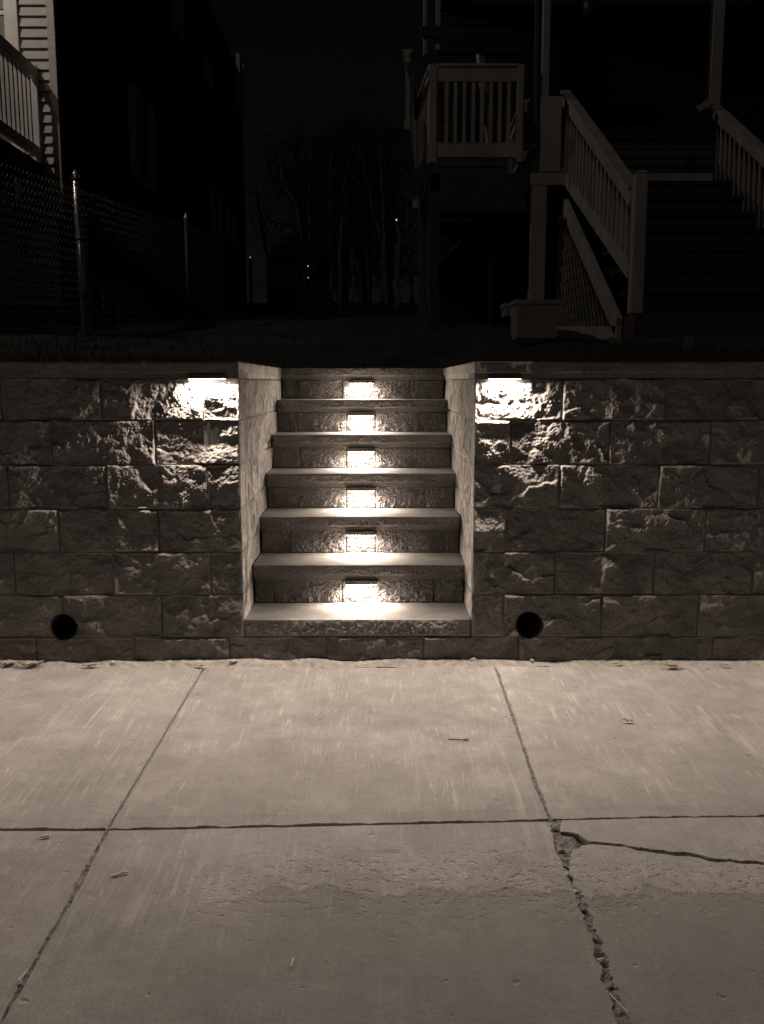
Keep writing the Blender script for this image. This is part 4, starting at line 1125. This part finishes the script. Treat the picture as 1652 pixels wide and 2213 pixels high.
def evergreen(c, h, w, label, seed):
    rs = np.random.RandomState(seed)
    t = thing('evergreen_tree', label, 'tree', 'dark trees against the night sky')
    gz = float(yard_z(c[0], c[1])) - (0.04 * max(0, c[1] - 40)) - .3
    MB().tube([(c[0], c[1], gz), (c[0] + .1, c[1], gz + h * .5), (c[0], c[1], gz + h * .92)], [.28, .18, .04], 8).build('trunk', M['darkbark'], t, True)
    m = MB()
    for k_ in range(90):
        hh = rs.uniform(0.14, 0.97); r_ = w * (1 - 0.72 * hh ** 1.6) * rs.uniform(0.35, 1.08); a_ = rs.uniform(0, 6.28)
        q = np.array([c[0] + r_ * math.cos(a_), c[1] + r_ * math.sin(a_), gz + h * hh])
        if k_ < 60: m.tube([(c[0], c[1], q[2] - 0.2), (q[0], q[1], q[2])], [0.06, 0.015], 4)
        s0 = rs.uniform(0.5, 0.95)
        for _ in range(60):
            p = q + rs.normal(0, s0 * 0.5, 3) * np.array([1, 1, 0.7]); s_ = rs.uniform(0.06, 0.15)
            d1, d2 = rs.normal(0, 1, 3), rs.normal(0, 1, 3); d1 /= np.linalg.norm(d1); d2 /= np.linalg.norm(d2)
            m.add([p - d1 * s_, p + d2 * s_ * .5, p + d1 * s_], [(0, 1, 2)])
    m.build('crown', M['leafmass'], t)
for i, (px, topy, Y, w, lab) in enumerate(((640, 282, 34, 2.0, 'lower dark evergreen behind the parked van'), (738, 268, 36, 1.9, 'dark evergreen with a rounded top between two taller ones'), (790, 250, 38, 2.3, 'tallest dark evergreen against the night sky'), (838, 275, 37, 1.7, 'dark evergreen beside the tallest one, next to the house'), (690, 295, 40, 1.8, 'dark evergreen half hidden between its neighbours'))):
    q = at_y(px, topy, Y); evergreen((q[0], Y), q[2] - (float(yard_z(q[0], Y)) - .3), w, lab, 70 + i)

# parked van
def van():
    t = thing('parked_van', 'pale van parked beside the long house, seen from behind', 'van')
    Y = 17.5; a, b = at_y(578, 655, Y), at_y(655, 655, Y); zt_ = at_y(600, 526, Y)[2]; zb_ = float(yard_z(a[0], Y)) + .05
    x0, x1 = a[0], b[0]; ins = 0.10; r = 0.10; zs = zb_ + 0.28; zw = zs + (zt_ - zs) * .55
    sec = [(x0 + .03, zs), (x0, zs + .25), (x0 + .02, zw), (x0 + ins, zt_ - r), (x0 + ins + r, zt_), (x1 - ins - r, zt_), (x1 - ins, zt_ - r), (x1 - .02, zw), (x1, zs + .25), (x1 - .03, zs)]
    V = [(p[0], Y, p[1]) for p in sec] + [(p[0], Y + 3.2, p[1]) for p in sec]; n = len(sec)
    F = [tuple(range(n)), tuple(range(n, 2 * n))[::-1]] + [(i, n + i, n + (i + 1) % n, (i + 1) % n) for i in range(n)]
    mesh('body', V, F, M['van'], t)
    box('rear_window', (x0 + .14, Y - .012, zw - .02), (x1 - .14, Y - .001, zt_ - .14), M['glass'], t)
    box('bumper', (x0 - .01, Y - .07, zs - .06), (x1 + .01, Y - .001, zs + .08), M['pipe'], t)
    for xx in (x0 + .02, x1 - .09): box('tail_light', (xx, Y - .015, zs + .25), (xx + .07, Y - .001, zs + .6), M['fixture'], t)
    for xx in (x0 + .08, x1 - .08):
        for yy in (Y + .5, Y + 2.6):
            m = MB()
            for k_ in range(18):
                pass
            m.tube([(xx - .08, yy, zs - .02), (xx + .08, yy, zs - .02)], .29, 18).build('wheel', M['pipe'], t, True)
van()
Y = 16.0; a, b = at_y(648, 678, Y), at_y(708, 676, Y + 3.5)
lw = thing('low_wall', 'low pale concrete wall running back beside the parked van', 'wall')
a[2] = yard_z(a[0], a[1]) - .1; b[2] = yard_z(b[0], b[1]) - .1
for i in range(4):
    u0, u1 = i / 4, (i + 1) / 4 - .004
    p, q = a + (b - a) * u0, a + (b - a) * u1
    beam('wall_panel', (p[0], p[1], p[2] + .4), (q[0], q[1], q[2] + .4), 0.15, 0.75, M['van'], lw)
# far lamps
def far_lamp(px, py, Y, s, label, gy=660):
    q = at_y(px, py, Y); t = thing('distant_lamp', label, 'lamp', 'far lamps between the houses')
    MB().lathe([(0, s), (s * .7, s * .6), (s, -s * .3), (s * .6, -s), (0, -s)], q, 10).build('globe', M['farlamp'], t, True)
    MB().lathe([(0, s * 1.9), (s * 1.1, s * 1.25), (s * 1.3, s * 1.02), (0, s * 1.02)], q, 10).build('cap', M['fixture'], t)
    gz = float(yard_z(q[0], Y)) - .2 - 0.04 * max(0, Y - 40)
    MB().tube([(q[0], q[1] + .02, gz), (q[0], q[1] + .02, q[2] - s * 1.02)], 0.03, 6).build('pole', M['darkbark'], t)
far_lamp(774, 517, 42, 0.055, 'tiny bright far lamp among the birch trunks')
far_lamp(857, 475, 30, 0.028, 'small far lamp glowing beside the thick birch')
far_lamp(666, 575, 15.8, 0.012, 'upper of two tiny lamps beside the parked van')
far_lamp(666.5, 600, 15.6, 0.010, 'lower of two tiny lamps beside the parked van')
far_lamp(541, 556, 14.0, 0.009, 'tiny lamp at the end of the long house')
